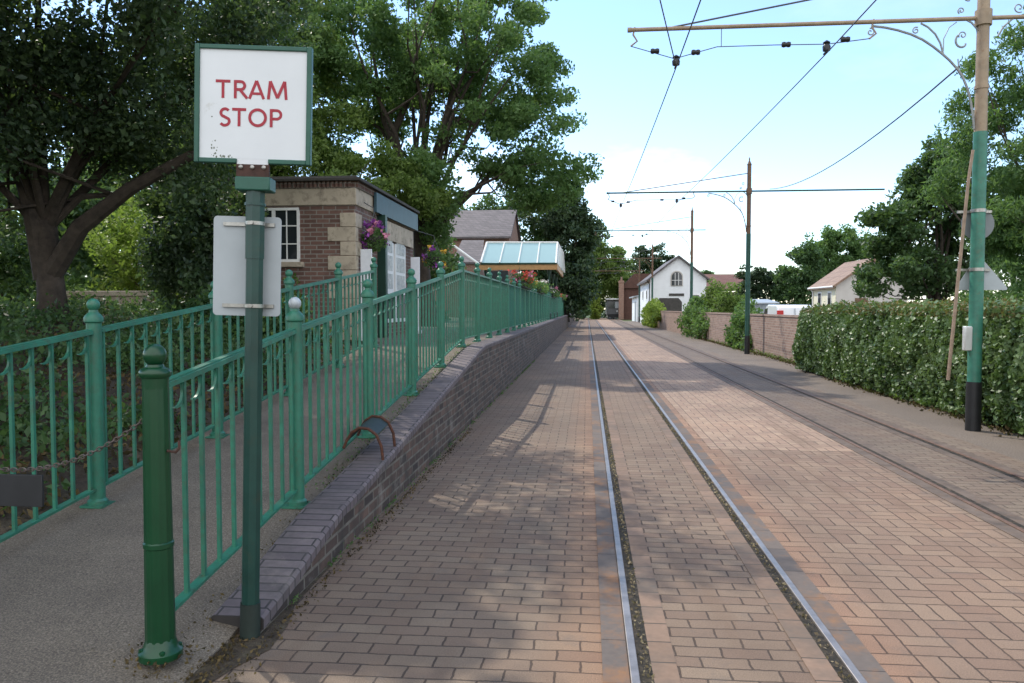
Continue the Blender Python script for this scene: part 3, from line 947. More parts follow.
# ------------------------------------------------------------------ tram poles
def tram_pole(px, base_py, Y, label, X=None, H=6.1, arm_z=5.22, arm_x=(.5, None), near=False, seed=0):
    x = X if X is not None else P(px, base_py, Y).x
    t = thing('tram_pole', label, 'tram pole', (x, Y, 0), 0, 'overhead line poles on the right')
    rr = .078
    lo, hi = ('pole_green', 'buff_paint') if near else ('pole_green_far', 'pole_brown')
    g = MB(); g.lathe([(rr*1.12, -.05), (rr*1.1, .6)], 14); g.build('base_section', 'black_paint', t)
    sp = 3.62 if near else 3.9
    g = MB(); g.lathe([(rr, .6), (rr*.98, sp)], 14); g.build('lower_shaft', lo, t)
    g = MB(); g.lathe([(rr*.9, sp), (rr*.86, H)], 14); g.lathe([(rr*1.0, 4.13), (rr*1.0, 4.17)], 14)
    g.build('upper_shaft', hi, t)
    g = MB(); g.lathe([(rr*.9, H), (rr*1.0, H+.03), (.05, H+.08), (.02, H+.16), (.025, H+.2), (.003, H+.27)], 10); g.build('finial', hi, t)
    a0 = arm_x[0]-x; a1 = arm_x[1]-x
    ar = .026 if near else .028
    g = MB(); g.tube([(a0, 0, arm_z), (a1, 0, arm_z)], ar, 10)
    g.lathe([(ar*1.25, 0), (ar*1.25, .05)], 10, (a0, 0, arm_z), rot=Matrix.Rotation(R(90), 3, 'Y'))
    g.build('cross_arm', 'buff_paint' if near else ('pole_brown' if Y > 50 else 'pole_green_far'), t)
    g = MB(); g.lathe([(rr*1.2, arm_z-.09), (rr*1.2, arm_z+.09)], 12); g.build('arm_collar', hi, t)
    g = MB(); g.tube([(a0+.45, 0, arm_z), (0, 0, H-.25)], .011 if near else .014, 6); g.build('tie_rod', 'wire', t)
    # suspension: drop brackets, span wire, insulators and the ears that carry the trolley wires
    w1, w2 = 1.09-x, 2.9-x
    for dx in ((a0+.1, .32) if near else ()):
        pass
    zs = arm_z-.3
    g = MB()
    for d0 in (a0+.09, w2+.55):
        g = MB(); g.tube([(d0, 0, arm_z+.03), (d0-.02, 0, arm_z-.06), (d0+.03, 0, arm_z-.14), (d0-.05, 0, arm_z-.2)], .012, 6)
        g.build('drop_bracket', hi, t)
    spts = [(a0+.04, 0, arm_z-.2), (w1-.02, 0, zs-.07), (w1+.5, 0, zs+.06), (w1+1.2, 0, zs+.06), (w2, 0, zs+.05), (w2+.5, 0, arm_z-.2)]
    g = MB(); g.tube(spts, .006 if near else .011, 5)
    g.tube([(w1+.55, 0, arm_z), (w1+.55, 0, zs+.06)], .005, 5)
    g.build('span_wire', 'wire', t)
    for xx, zz in ((w1-.26, zs+.03), (w1+.24, zs), (w1+1.33, zs+.06), (w2+.22, zs+.1)):
        g = MB()
        rot = Matrix.Rotation(R(90), 3, 'Y')
        g.lathe([(.01, -.055), (.03, -.05), (.036, -.025), (.027, 0), (.036, .025), (.03, .05), (.01, .055)], 10, (xx, 0, zz), rot=rot)
        g.build('insulator', 'insulator', t)
    for xx, zz in ((w1, zs-.1), (w2, zs+.02)):
        g = MB(); g.lathe([(.012, -.06), (.045, -.05), (.05, .0), (.03, .03), (.045, .05), (.012, .075)], 10, (xx, 0, zz)); g.tube([(xx, -.1, zz-.06), (xx, .1, zz-.06)], .014, 6)
        g.build('wire_ear', 'insulator', t)
    # wrought-iron bracket under and over the arm
    g = MB()
    def sc(pts, r=.011):
        g.tube([Vector(((a-983)*.01215+0, 0, arm_z-(c-23)*.01215)) for a, c in pts], r, 6)
    def curl(cx, cy, r0, a0_, turns, r=.008, d=1):
        n_ = 14
        sc([(cx+r0*(1-.75*i/n_)*math.cos(R(a0_)+d*turns*2*PI*i/n_), cy+r0*(1-.75*i/n_)*math.sin(R(a0_)+d*turns*2*PI*i/n_)) for i in range(n_+1)], r)
    sc([(877, 27), (890, 29), (902, 32), (915, 36.5), (926, 42), (936, 49), (945, 56.5), (952, 63), (959, 71), (965, 80), (970, 92), (973.5, 106), (976, 120), (977, 131)], .014)
    sc([(924, 26), (931, 30), (938, 37), (943, 46), (946, 57)])
    curl(876, 33, 4, -100, 1.2); curl(919.5, 33, 3.6, -60, 1.3, d=-1); curl(962, 15, 3.4, 120, 1.3)
    curl(965, 46, 9, -130, .55, .012, d=-1); curl(964, 39, 4, 150, 1.2)
    sc([(965, 23), (972, 27), (977, 33), (979, 41)]); sc([(946, 54), (946, 42), (951, 31), (958, 26)], .006)
    sc([(966, 80), (961, 72), (960, 62)], .007)
    curl(968, 2, 4, 60, 1.1)
    if near:
        sc([(997, 41), (1002, 32), (1010, 25), (1018, 22)]); curl(1016, 14, 5, 60, 1.1)
    g.build('scroll_bracket', 'iron_scroll' if near else 'pole_brown', t)
    return t

p1 = tram_pole(973, 425, 10.0, 'nearest tall tram pole with buff top, black foot and scrolled bracket by the hedge', arm_x=(.49, 6.3), near=True, H=5.85, arm_z=4.97)
p1x = p1.location.x
tram_pole(747, 353, 26, 'slim dark green tram pole with brown top standing against the bare brick wall', arm_x=(.62, 9.4), H=6.1, arm_z=5.27)
tram_pole(691, 337, 42, 'tram pole rising in front of the right end of the white house', arm_x=(.35, 6.2), H=6.55, arm_z=5.6)
tram_pole(652, 326, 63, 'tram pole standing at the yellow-green bush by the white house corner', arm_x=(.3, 5.9), H=6.4, arm_z=5.45)
tram_pole(638, 320, 82, 'farthest tram pole, thin, in front of the dark trees past the white house', arm_x=(.3, 5.9), H=6.3, arm_z=5.35, X=5.4)

# road signs seen from behind on the nearest pole
def on_pole(px, py):
    v = P(px, py, 10.12)
    return v.x-p1x, v.z
g = MB()
tri = [on_pole(978, 254), on_pole(954, 290), on_pole(1009, 290)]
cx_ = sum(a for a, _ in tri)/3; cz_ = sum(c for _, c in tri)/3
poly = []
for (x, z) in tri:
    for s in (-1, 1):
        nx = tri[(tri.index((x, z))+s) % 3]
        d = Vector((nx[0]-x, nx[1]-z)).normalized()*.03
        poly.append((x+d.x, z+d.y))
poly = [poly[0], poly[1], poly[2], poly[3], poly[4], poly[5]]
ang = lambda q: math.atan2(q[1]-cz_, q[0]-cx_)
poly.sort(key=ang)
g.prism(poly, .004, 'Y', .115)
t1_ = g.build('triangle_sign', 'panel_grey', p1)
g = MB()
c0 = on_pole(977.5, 224)
g.prism([(c0[0]+.195*math.cos(2*PI*i/28), c0[1]+.195*math.sin(2*PI*i/28)) for i in range(28)], .004, 'Y', .115)
g.build('round_sign', 'sign_back_shaded', p1)
for zz in (on_pole(978, 212)[1], on_pole(978, 270)[1]):
    g = MB(); g.box(-.2, .2, .088, .113, zz-.015, zz+.015); g.lathe([(.084, zz-.02), (.084, zz+.02)], 14); g.build('sign_clamp', 'steel_band', p1)
g = MB()
a_, c_ = on_pole(961.5, 350); a2_, c2_ = on_pole(961.5, 326)
g.box(a_-.045, a_+.045, -.06, .02, c_, c2_); bevel(g.build('junction_box', 'alu', p1), .012)
g = MB(); g.tube([(a_+.04, -.02, c_+.15), (-.06, 0, c_+.15)], .012, 6); g.build('box_bracket', 'steel_band', p1)
g = MB(); g.tube([P(948, 380, 9.93), P(957, 290, 9.9), P(968.5, 180, 9.88), P(973, 150, 9.87)], [.022, .021, .019, .018], 8)
t = g.build('stay_post', 'wood_pole'); tag(t, 'thin weathered timber rod leaning against the nearest tram pole above the hedge', 'pole')

# overhead wires
def wire(label, pts, r=.0075, name='overhead_wire'):
    g = MB(); g.tube(pts, r, 5)
    return tag(g.build(name, 'wire'), label, 'wire', 'overhead wires')
w1z = 4.97-.3-.18
def sag(a, b_, s, n=10):
    a, b_ = Vector(a), Vector(b_)
    return [a.lerp(b_, i/n)-Vector((0, 0, s*4*(i/n)*(1-i/n))) for i in range(n+1)]
wl = [(1.09, -12, w1z+.1), (1.09, 10, w1z)] + sag((1.09, 10, w1z), (1.09, 26, 4.81), .05)[1:] + sag((1.09, 26, 4.81), (1.09, 42, 5.12), .05)[1:] + sag((1.09, 42, 5.12), (1.09, 82, 4.85), .1)[1:]
wire('trolley wire over the near track, hung from the tip ends of the pole arms', wl)
wl = [(2.9, -12, w1z+.2), (2.9, 10, w1z+.12)] + sag((2.9, 10, w1z+.12), (2.9, 26, 4.93), .05)[1:] + sag((2.9, 26, 4.93), (2.9, 42, 5.24), .05)[1:] + sag((2.9, 42, 5.24), (2.9, 82, 4.95), .1)[1:]
wire('trolley wire over the rusty track, slanting from the top of the photo', wl)
wire('short wire branching toward the left from the first ear on the near pole arm', [(1.08, 9.95, w1z+.02), P(660, 0, 8.3), (.35, 2, 4.9)])
wire('thick feeder cable sagging from the nearest tram pole bracket to the second pole arm', sag(P(960, 66, 9.98), P(770, 189, 25.9), .35, 14), .011)

# ------------------------------------------------------------------ brick kiosk by the ramp
KY0, KY1, KZ = 13.1, 17.6, .93
KX = P(355, 230, KY0).x
kt = 3.76
kb = thing('brick_kiosk', 'small brick and stone tram station building behind the left railing', 'building', (KX, KY0, KZ))
def kl(x, y, z): return (x-KX, y-KY0, z-KZ)
kh = kt-KZ
g = MB(); g.box(-2.75, 0, 0, KY1-KY0, 0, kh-.47); g.build('wall', 'kiosk_brick', kb, smooth=False)
g = MB(); g.box(-2.78, .03, -.03, KY1-KY0+.03, kh-.50, kh-.215); bevel(g.build('stone_frieze', 'stone', kb), .01)
g = MB(); g.box(-2.77, .02, -.02, KY1-KY0+.02, kh-.214, kh-.10)
for i in range(36):
    x = -2.72+i*.075; g.box(x, x+.04, -.06, -.019, kh-.205, kh-.1)
for i in range(60):
    y = i*.075; g.box(.019, .06, y, y+.04, kh-.205, kh-.1)
g.build('dentil_course', 'kiosk_brick', kb, smooth=False)
g = MB(); g.box(-2.9, .13, -.13, KY1-KY0+.13, kh-.1, kh-.045); g.box(-2.8, .05, -.05, KY1-KY0+.05, kh-.046, kh-.01); bevel(g.build('roof', 'roof_dark', kb), .008)
for i in range(9):
    z = i*.245
    w = .48 if i % 2 else .26
    g = MB(); g.box(-w, .018, -.018, .62-w, z, z+.238); bevel(g.build('quoin', 'stone', kb), .008)
# window in the end wall
wx0, wx1 = P(262, 230, KY0).x-KX, P(300, 230, KY0).x-KX
wz0, wz1 = P(281, 262, KY0).z-KZ, P(281, 208, KY0).z-KZ
wn = MB()
fwd = -.035
ft = .045
wn.box(wx0, wx1, fwd, .02, wz1-ft, wz1); wn.box(wx0, wx1, fwd, .02, wz0, wz0+ft)
wn.box(wx0, wx0+ft, fwd+.002, .02, wz0, wz1); wn.box(wx1-ft, wx1, fwd+.002, .02, wz0, wz1)
xm = wx0+.22
wn.box(xm-.03, xm+.03, fwd+.003, .02, wz0, wz1)
wn.box(wx0, xm, fwd+.004, .02, wz1-.3, wz1-.26)
xc = (xm+wx1)/2
wn.box(xc-.01, xc+.01, fwd+.012, .02, wz0, wz1)
for k in (1, 2):
    z = wz0+(wz1-wz0)*k/3; wn.box(xm, wx1, fwd+.014, .02, z-.01, z+.01)
wo = wn.build('window', 'white_paint', kb, smooth=False)
g = MB(); g.box(wx0+.02, wx1-.02, -.012, -.004, wz0+.02, wz1-.02); g.build('pane', 'glass_dark', wo, smooth=False)
g = MB(); g.box(wx0-.06, wx1+.06, -.09, .02, wz0-.09, wz0-.003); bevel(g.build('sill', 'stone', wo), .008)
# platform side: fascia board, sign band, notice boards, pier
yA, yB = 14.1, 17.3
g = MB(); g.box(.06, .11, yA-KY0, yB-KY0+.3, kh-.50, kh-.14); g.build('fascia_board', 'teal_board', kb, smooth=False)
g = MB(); g.box(.032, .07, yA-KY0+.75, yB-KY0, kh-.92, kh-.56); g.build('sign_band', 'stone', kb, smooth=False)
g = MB(); g.box(.0, .16, yA-KY0+.42, yA-KY0+.56, 0, kh-.5); g.build('timber_post', 'dark_green_paint', kb, smooth=False)
for y0, y1 in ((yA-KY0+.75, yA-KY0+1.45), (yA-KY0+1.6, yA-KY0+2.5)):
    g = MB(); g.box(.002, .055, y0, y1, .28, kh-.95); d_ = g.build('glazed_door', 'white_paint', kb, smooth=False)
    g = MB()
    for k in range(3):
        z = .95+k*.36
        g.box(.056, .06, y0+.1, y1-.1, z, z+.3)
    g.build('poster', 'poster', d_, smooth=False)
    g = MB(); g.box(.056, .062, y0+.08, y1-.08, .36, .85); g.build('pane', 'glass_dark', d_, smooth=False)
# the white slim boards leaning by the doors
for (x, y, h, nm) in ((KX+.16, 13.22, 1.58, 'narrow white board standing upright below the purple hanging basket'), (KX+.2, 16.9, 1.68, 'narrow white board standing beyond the glazed doors of the kiosk')):
    g = MB(); g.box(-.10, .10, -.015, .015, 0.08, h); g.box(-.12, .12, -.1, .1, 0, .08)
    t = g.build('notice_board', 'paper', None, (x, y, KZ+.004)); bevel(t, .006)
    tag(t, nm, 'notice board')

# hanging baskets
def basket(loc, label, flowers, seed, r=.22, hook_to=None):
    t = thing('hanging_basket', label, 'hanging basket', loc, 0, 'hanging flower baskets')
    g = MB(); g.lathe([(.03, -.2), (.12, -.15), (.17, -.05), (.18, 0)], 12); g.build('bowl', 'roof_dark', t)
    g = MB()
    for a in range(3):
        g.tube([(.17*math.cos(a*2.1), .17*math.sin(a*2.1), 0), (0, 0, .42)], .005, 5)
    if hook_to is not None:
        g.tube([(0, 0, .42), (-.02, 0, .5), tuple(Vector(hook_to)-Vector(loc))], .008, 6)
    g.build('chain', 'wire', t)
    rng = np.random.default_rng(seed)
    d = rng.normal(size=(900, 3)); d /= np.linalg.norm(d, axis=1)[:, None]
    pos = d*r*rng.uniform(.5, 1.2, 900)[:, None]*np.array([1, 1, .9])+np.array([0, 0, -.05])
    link('foliage', leaf_mesh('foliage', pos, .06, 'leaf_mid', rng), t)
    for i, fm in enumerate(flowers):
        c = rng.normal(size=(5, 3)); c /= np.linalg.norm(c, axis=1)[:, None]; c *= r*1.1
        pos = np.repeat(c, 26, 0)+rng.normal(size=(130, 3))*.035
        link('flowers', leaf_mesh('flowers', pos, .05, fm, rng, .9), t)['kind'] = 'stuff'
    return t
q = P(368, 236, 13.5); basket((q.x+.1, 13.55, q.z), 'hanging basket of purple and pink flowers at the near corner of the kiosk', ['flower_purple', 'flower_pink', 'flower_purple'], 1, .21, (KX+.02, 13.55, q.z+.6))
q = P(430, 258, 18.2); basket((KX+.42, 18.0, q.z), 'hanging basket of yellow and purple flowers past the far end of the kiosk', ['flower_yellow', 'flower_purple'], 2, .24, (KX+.02, 17.62, q.z+.6))

# flower troughs hooked on the platform railing
def trough(y, label, flowers, seed, length=1.3):
    t = thing('flower_trough', label, 'flower trough', (-1.83, y, .975), 0, 'flower troughs on the platform railing')
    g = MB(); g.box(-.12, .12, 0, length, 1.09, 1.27); bevel(g.build('box', 'black_paint', t), .01)
    rng = np.random.default_rng(seed+40)
    n_ = 1500
    pos = np.stack([rng.normal(0, .14, n_), rng.uniform(-.1, length+.1, n_), rng.uniform(1.12, 1.5, n_)], 1)
    link('foliage', leaf_mesh('foliage', pos, .09, 'leaf_mid', rng), t)
    for fm in flowers:
        k = 9
        c = np.stack([rng.normal(0, .15, k), rng.uniform(0, length, k), rng.uniform(1.28, 1.56, k)], 1)
        pos = np.repeat(c, 22, 0)+rng.normal(size=(k*22, 3))*.045
        link('flowers', leaf_mesh('flowers', pos, .075, fm, rng, .9), t)['kind'] = 'stuff'
    return t
trough(21.6, 'nearest flower trough on the platform railing, with red blooms', ['flower_red', 'flower_pink', 'flower_red'], 1, 2.6)
trough(29, 'flower trough with pale yellow and white blooms, second along the platform railing', ['flower_yellow', 'flower_white'], 2, 3)
trough(40, 'flower trough with pink blooms, third along the platform railing', ['flower_pink', 'flower_white'], 3, 4)
trough(56, 'flower trough with red and pink blooms, fourth along the platform railing', ['flower_red', 'flower_pink'], 4, 7)
trough(78, 'farthest flower trough, by the end of the platform railing', ['flower_white', 'flower_pink'], 5, 10)

# ------------------------------------------------------------------ station building with glazed canopy
st = thing('station_building', 'old brick station building with slate roofs behind the glazed canopy', 'building', (-7.5, 50, .93))
def sl(px, py, Y):
    v = P(px, py, Y); return (v.x+7.5, v.y-50, v.z-.93)
xr = P(511, 225, 50).x+7.5
ez, rz_ = P(480, 237, 50).z-.93, P(480, 209, 52.5).z-.93
g = MB(); g.box(-3.5, xr-.15, .3, 8, 0, ez)
g.prism([(.3, ez-.02), (8, ez-.02), (4.1, rz_-.05)], xr-.15+3.5, 'X', -3.5)
g.build('wall', 'house_brick', st, smooth=False)
g = MB()
th = .12
for (ya, yb) in ((-.1, 4.1), (8.4, 4.1)):
    za, zb = ez-.1, rz_
    g.add([(-3.8, ya, za), (xr, ya, za), (xr, yb, zb), (-3.8, yb, zb), (-3.8, ya, za+th), (xr, ya, za+th), (xr, yb, zb+th), (-3.8, yb, zb+th)],
          [(0, 1, 2, 3), (7, 6, 5, 4), (0, 4, 5, 1), (1, 5, 6, 2), (2, 6, 7, 3), (3, 7, 4, 0)])
g.build('roof', 'roof_slate', st, smooth=False)
a = sl(452, 262, 46); b_ = sl(482, 262, 46); c = sl(484, 240, 49); d = sl(462, 240, 49)
g = MB(); vs = [a, b_, c, d]; vs += [(x, y, z-.12) for x, y, z in vs]
g.add(vs, [(0, 1, 2, 3), (7, 6, 5, 4), (0, 4, 5, 1), (1, 5, 6, 2), (2, 6, 7, 3), (3, 7, 4, 0)]); g.build('porch_roof', 'roof_slate', st, smooth=False)
g = MB(); g.box(a[0]+.1, b_[0]-.1, a[1]+.1, 0.29, 0, a[2]-.1); g.build('porch_wall', 'house_brick', st, smooth=False)
g = MB(); g.tube([sl(446, 240, 45.4), sl(479, 264, 45.4)], .07, 6); g.build('bargeboard', 'white_paint', st)
g = MB(); g.box(-2.5, -2.0, 3.8, 4.4, rz_-.3, rz_+.9); g.build('chimney', 'house_brick', st, smooth=False)

cn = thing('platform_canopy', 'glazed hipped platform canopy with cream bars and timber fascia', 'canopy', (-3.4, 38, .93))
def cl_(px, py, Y):
    v = P(px, py, Y); return Vector((v.x+3.4, v.y-38, v.z-.93))
A = cl_(481, 263, 38); B = cl_(556, 264, 38); Tl = cl_(487, 243, 39.2); Tr = cl_(557.5, 243, 39.2)
Y1 = 47.5
B2 = Vector((B.x+.12, Y1-38, B.z)); T2 = Vector((Tr.x+.05, Y1-39.2, Tr.z))
A2 = Vector((A.x, Y1-38, A.z)); Tl2 = Vector((Tl.x, Y1-39.2, Tl.z))
g = MB()
g.add([A, B, Tr, Tl], [(0, 1, 2, 3)]); g.add([B, B2, T2, Tr], [(0, 1, 2, 3)]); g.add([Tl, Tr, T2, Tl2], [(0, 1, 2, 3)]); g.add([A2, A, Tl, Tl2], [(0, 1, 2, 3)])
o_ = g.build('glazing', 'glass_canopy', cn, smooth=False)
sm = o_.modifiers.new('thickness', 'SOLIDIFY'); sm.thickness = .02
g = MB()
off = Vector((0, -.03, .03))
for k in range(5):
    g.tube([A.lerp(B, k/4)+off, Tl.lerp(Tr, k/4)+off], .033 if k % 4 else .05, 6)
for k in range(1, 8):
    g.tube([B.lerp(B2, k/7)+Vector((.03, 0, .02)), Tr.lerp(T2, k/7)+Vector((.03, 0, .02))], .03, 6)
g.tube([Tl+off, Tr+off], .04, 6); g.tube([Tr, T2], .05, 6)
g.build('glazing_bars', 'white_paint', cn)
g = MB(); g.box(A.x, B.x+.05, -.04, .04, A.z-.08, A.z); g.build('gutter', 'dark_green_paint', cn, smooth=False)
g = MB(); g.box(A.x-.1, B.x+.02, 0, .08, A.z-.34, A.z-.082); g.box(B.x-.03, B.x+.06, .08, Y1-38, A.z-.34, A.z-.03); g.build('fascia', 'timber_fascia', cn, smooth=False)
for (x, y) in ((A.x+.2, .3), (B.x-.35, .3), (B.x-.35, 4.7), (B.x-.35, 9.2), (A.x+.2, 9.2)):
    g = MB(); g.lathe([(.12, 0), (.12, .3), (.06, .35), (.055, A.z-.6), (.1, A.z-.45), (.1, A.z-.33)], 10, (x, y, 0)); g.build('column', 'dark_green_paint', cn)
q = cl_(519, 276, 37.6)
g = MB(); g.lathe([(.02, -.17)]+[(.17*math.sin(PI*i/8), -.17*math.cos(PI*i/8)) for i in range(1, 8)]+[(.02, .17)], 12, (0, 0, 0))
lp = g.build('globe_lamp', 'lamp_white', None, P(519, 276, 37.6)); tag(lp, 'round white globe lamp hanging under the front of the glazed canopy', 'lamp')
g = MB(); g.tube([(0, 0, .16), (0, .35, A.z+.93-.2-P(519, 276, 37.6).z)], .012, 5); g.build('stem', 'dark_green_paint', lp)
g = MB(); q0_, q1_ = P(486, 271, 36.5), P(508, 283, 36.5)
g.box(0, q1_.x-q0_.x, 0, .06, 0, q0_.z-q1_.z)
for sx in (.1, q1_.x-q0_.x-.1):
    g.tube([(sx, .03, .02), (sx, .03, -(q1_.z-.93))], .03, 6)
t = g.build('platform_board', 'sign_board_dark', None, (q0_.x, 36.5, q1_.z), smooth=False); tag(t, 'dark board on two legs under the canopy behind the railing', 'board')

# ------------------------------------------------------------------ right side: wall, hedge, houses
gw = thing('garden_wall', 'pinkish brick garden wall along the right pavement', 'wall', (5.6, 17.5, 0))
g = MB()
pts = [(5.75, 17.0), (5.62, 26), (5.45, 45), (5.3, 63)]
for (xa, ya), (xb, yb) in zip(pts[:-1], pts[1:]):
    for seg in range(4):
        t0, t1 = seg/4, (seg+1)/4
        x0, y0, x1, y1 = xa+(xb-xa)*t0, ya+(yb-ya)*t0, xa+(xb-xa)*t1, ya+(yb-ya)*t1
        hA, hB = 1.24, 1.24
        vs = []
        for (x, y, h) in ((x0, y0, hA), (x1, y1, hB)):
            for dx, z in ((0, -.05), (.22, -.05), (.22, h), (0, h)):
                vs.append((x+dx-5.6, y-17.5, z))
        g.add(vs, [(3, 2, 1, 0), (4, 5, 6, 7), (0, 1, 5, 4), (1, 2, 6, 5), (2, 3, 7, 6), (3, 0, 4, 7)])
bm_ = g
bm_.build('wall', 'garden_brick', gw, smooth=False)
g = MB()
for (xa, ya), (xb, yb) in zip(pts[:-1], pts[1:]):
    vs = []
    for (x, y) in ((xa, ya), (xb, yb)):
        for dx, z in ((-.025, 1.243), (.245, 1.243), (.245, 1.30), (-.025, 1.30)):
            vs.append((x+dx-5.6, y-17.5, z))
    g.add(vs, [(3, 2, 1, 0), (4, 5, 6, 7), (0, 1, 5, 4), (1, 2, 6, 5), (2, 3, 7, 6), (3, 0, 4, 7)])
g.build('coping', 'garden_brick', gw, smooth=False)

def hedge(name, label, x0, x1, y0, y1, h, leafm, n, leaf, seed, topm=None, slope_far=0, cat='hedge', core=True, low=0.05, bulge=.12):
    rng = np.random.default_rng(seed)
    root = thing(name, label, cat, (x0, y0, 0))
    from mathutils import noise as mno
    def lump(a, b_):
        return np.array([mno.noise(Vector((p*1.3, q*2.0, seed)))+.6*mno.noise(Vector((p*3.4, q*5.0, seed+9))) for p, q in zip(a, b_)])
    def face(nn):
        f = rng.random(nn)
        L_, Wd = y1-y0, x1-x0
        y = rng.uniform(0, L_, nn)
        hh = h + (.10*lump(y, y*0) if nn else 0)+np.abs(rng.normal(0, .03, nn))
        hh = hh - slope_far*np.clip((y-(L_-1.4))/1.4, 0, 1)**2
        x = np.zeros(nn); z = np.zeros(nn); o = np.zeros((nn, 3))
        side = f < .62
        u = rng.random(nn)
        x[side] = -bulge*np.sin(PI*u[side]) - .13*lump(y[side], u[side]) + np.abs(rng.normal(0, .07, side.sum()))-.03
        z[side] = low+u[side]*(hh[side]-low); o[side] = (-1, -.3, .35)
        top = (f >= .62) & (f < .88)
        x[top] = u[top]*Wd; z[top] = hh[top] + rng.normal(0, .045, top.sum()); o[top] = (0, 0, 1)
        end = f >= .88
        near_end = rng.random(nn) < .5
        e1 = end & near_end; e2 = end & ~near_end
        x[end] = u[end]*Wd; z[end] = low+rng.random(end.sum())*(h-slope_far*(e2[end])-low)
        y[e1] = rng.normal(0, .05, e1.sum()); y[e2] = L_+rng.normal(0, .07, e2.sum())
        o[e1] = (0, -1, .2); o[e2] = (0, 1, .2)
        # lower edge receding: a slight undercut with bare gaps
        keep = ~((side) & (z < .28) & (rng.random(nn) < .45))
        return np.stack([x, y, z], 1)[keep], o[keep], top[keep]
    p, o, tp = face(n)
    if topm:
        sel = (p[:, 2] > h-.10) & (rng.random(len(p)) < .55)
        link('foliage', leaf_mesh('foliage', p[~sel], leaf, leafm, rng, .75, o[~sel]*1.1), root)
        link('new_growth', leaf_mesh('new_growth', p[sel], leaf*.8, topm, rng, .6, o[sel]*.6), root)
    else:
        link('foliage', leaf_mesh('foliage', p, leaf, leafm, rng, .75, o*1.1), root)
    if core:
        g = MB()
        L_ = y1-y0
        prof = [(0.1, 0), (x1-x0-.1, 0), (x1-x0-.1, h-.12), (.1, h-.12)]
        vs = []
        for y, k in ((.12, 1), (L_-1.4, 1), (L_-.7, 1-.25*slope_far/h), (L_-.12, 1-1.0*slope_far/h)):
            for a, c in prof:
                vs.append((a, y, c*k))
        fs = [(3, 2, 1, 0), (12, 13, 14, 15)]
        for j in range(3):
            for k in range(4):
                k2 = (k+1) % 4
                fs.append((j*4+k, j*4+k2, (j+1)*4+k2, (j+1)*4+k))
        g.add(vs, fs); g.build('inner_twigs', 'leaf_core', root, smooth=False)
    return root
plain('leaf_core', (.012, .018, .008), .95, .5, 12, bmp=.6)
hedge('ivy_hedge', 'thick glossy ivy hedge behind the nearest tram pole on the right', 5.08, 6.7, 5.5, 19.2, 1.47, 'leaf_hedge', 88000, .066, 21, 'leaf_hedge_top', slope_far=.12)
def ivy_clump(label, y0, y1, h, leafm, n, seed, x=5.3, w=.9, leaf=.1, low=.15):
    r_ = np.random.default_rng(seed)
    bl = []
    k = int((y1-y0)*2.2)
    for i in range(k):
        yy_ = y0+(y1-y0)*(i+.5)/k
        e = .55+.45*math.sin(PI*(i+.5)/k)
        bl.append((x+w*.35+r_.uniform(-.1, .15), yy_, h*e-.35+r_.uniform(-.12, .12), w*.5, .5, .42*r_.uniform(.7, 1.2)))
        if r_.random() < .75:
            bl.append((x+.12, yy_+r_.uniform(-.3, .3), h*.45*e+r_.uniform(-.15, .2), w*.28, .42, .5*e))
        if r_.random() < .5:
            bl.append((x+.14, yy_, .25, w*.25, .3, .25))
    return shrub('wall_ivy', label, (x+.3, (y0+y1)/2, 0), bl, leafm, n, leaf, .2, 4, seed, 'ivy', None, .75, 8)
ivy_clump('dark ivy clump hanging over the brick wall behind the second tram pole', 27.2, 30.6, 1.6, 'leaf_mid', 6000, 31, 5.42)
ivy_clump('tall leafy ivy mass on the wall in front of the white house right end', 36, 44, 1.9, 'leaf_mid', 9000, 32, 5.2, 1.2)
ivy_clump('yellow-green bush covering the end of the wall below the white house', 57, 67, 2.0, 'leaf_lime', 9000, 34, 4.75, 1.2, .13)
shrub('shrub', 'loose light green shrub standing above the wall beside the second tram pole', (6.3, 38, 0), [(6.3, 38, 1.6, .7, .9, .8), (6.1, 38.6, 2.1, .5, .6, .6), (7.0, 38, 1.9, .5, .6, .7)], 'leaf_light', 5000, .11, .3, 4, 35)
# dry verge at the foot of the hedge and wall
rng = np.random.default_rng(77)
n = 5200
vy = rng.uniform(6, 40, n)
pos = np.stack([5.12+np.clip((vy-16)*.08, 0, .42)+rng.normal(-.04, .09, n), vy, np.abs(rng.normal(.01, .03, n))+.006], 1)
tag(link('verge_litter', leaf_mesh('verge_litter', pos, .045, 'leaf_litter', rng, .6)), kind='stuff')
pos = np.stack([5.16+np.clip((vy-16)*.08, 0, .42)+rng.normal(-.02, .05, n), vy, np.abs(rng.normal(.02, .06, n))], 1)[:2600]
tag(link('verge_grass', leaf_mesh('verge_grass', pos, .07, 'leaf_light', rng, .3)), kind='stuff')

# white house
HX0, HY0 = P(650, 320, 69).x, 69
hx1 = P(706, 320, 69).x
wh = thing('white_house', 'white painted gabled house with an arched upper window', 'house', (HX0, HY0, 0))
W_ = hx1-HX0
ez = P(660, 279, 69).z; az = P(677, 257.5, 69).z
g = MB(); g.prism([(0, -.1), (W_, -.1), (W_, ez), (W_/2, az), (0, ez)], 12.5, 'Y', 0)
g.build('wall', 'white_render', wh, smooth=False)
g = MB()
for s in (-1, 1):
    xe = W_/2+s*(W_/2+.35); zd = (az-ez)/(W_/2)
    ze = az-zd*(W_/2+.35)
    vs = []
    for y in (-.3, 12.8):
        vs += [(xe, y, ze+.02), (W_/2, y, az+.02), (W_/2, y, az+.2), (xe, y, ze+.18)]
    g.add(vs, [(0, 1, 2, 3), (7, 6, 5, 4), (0, 4, 5, 1), (1, 5, 6, 2), (2, 6, 7, 3), (3, 7, 4, 0)])
g.build('roof', 'roof_slate', wh, smooth=False)
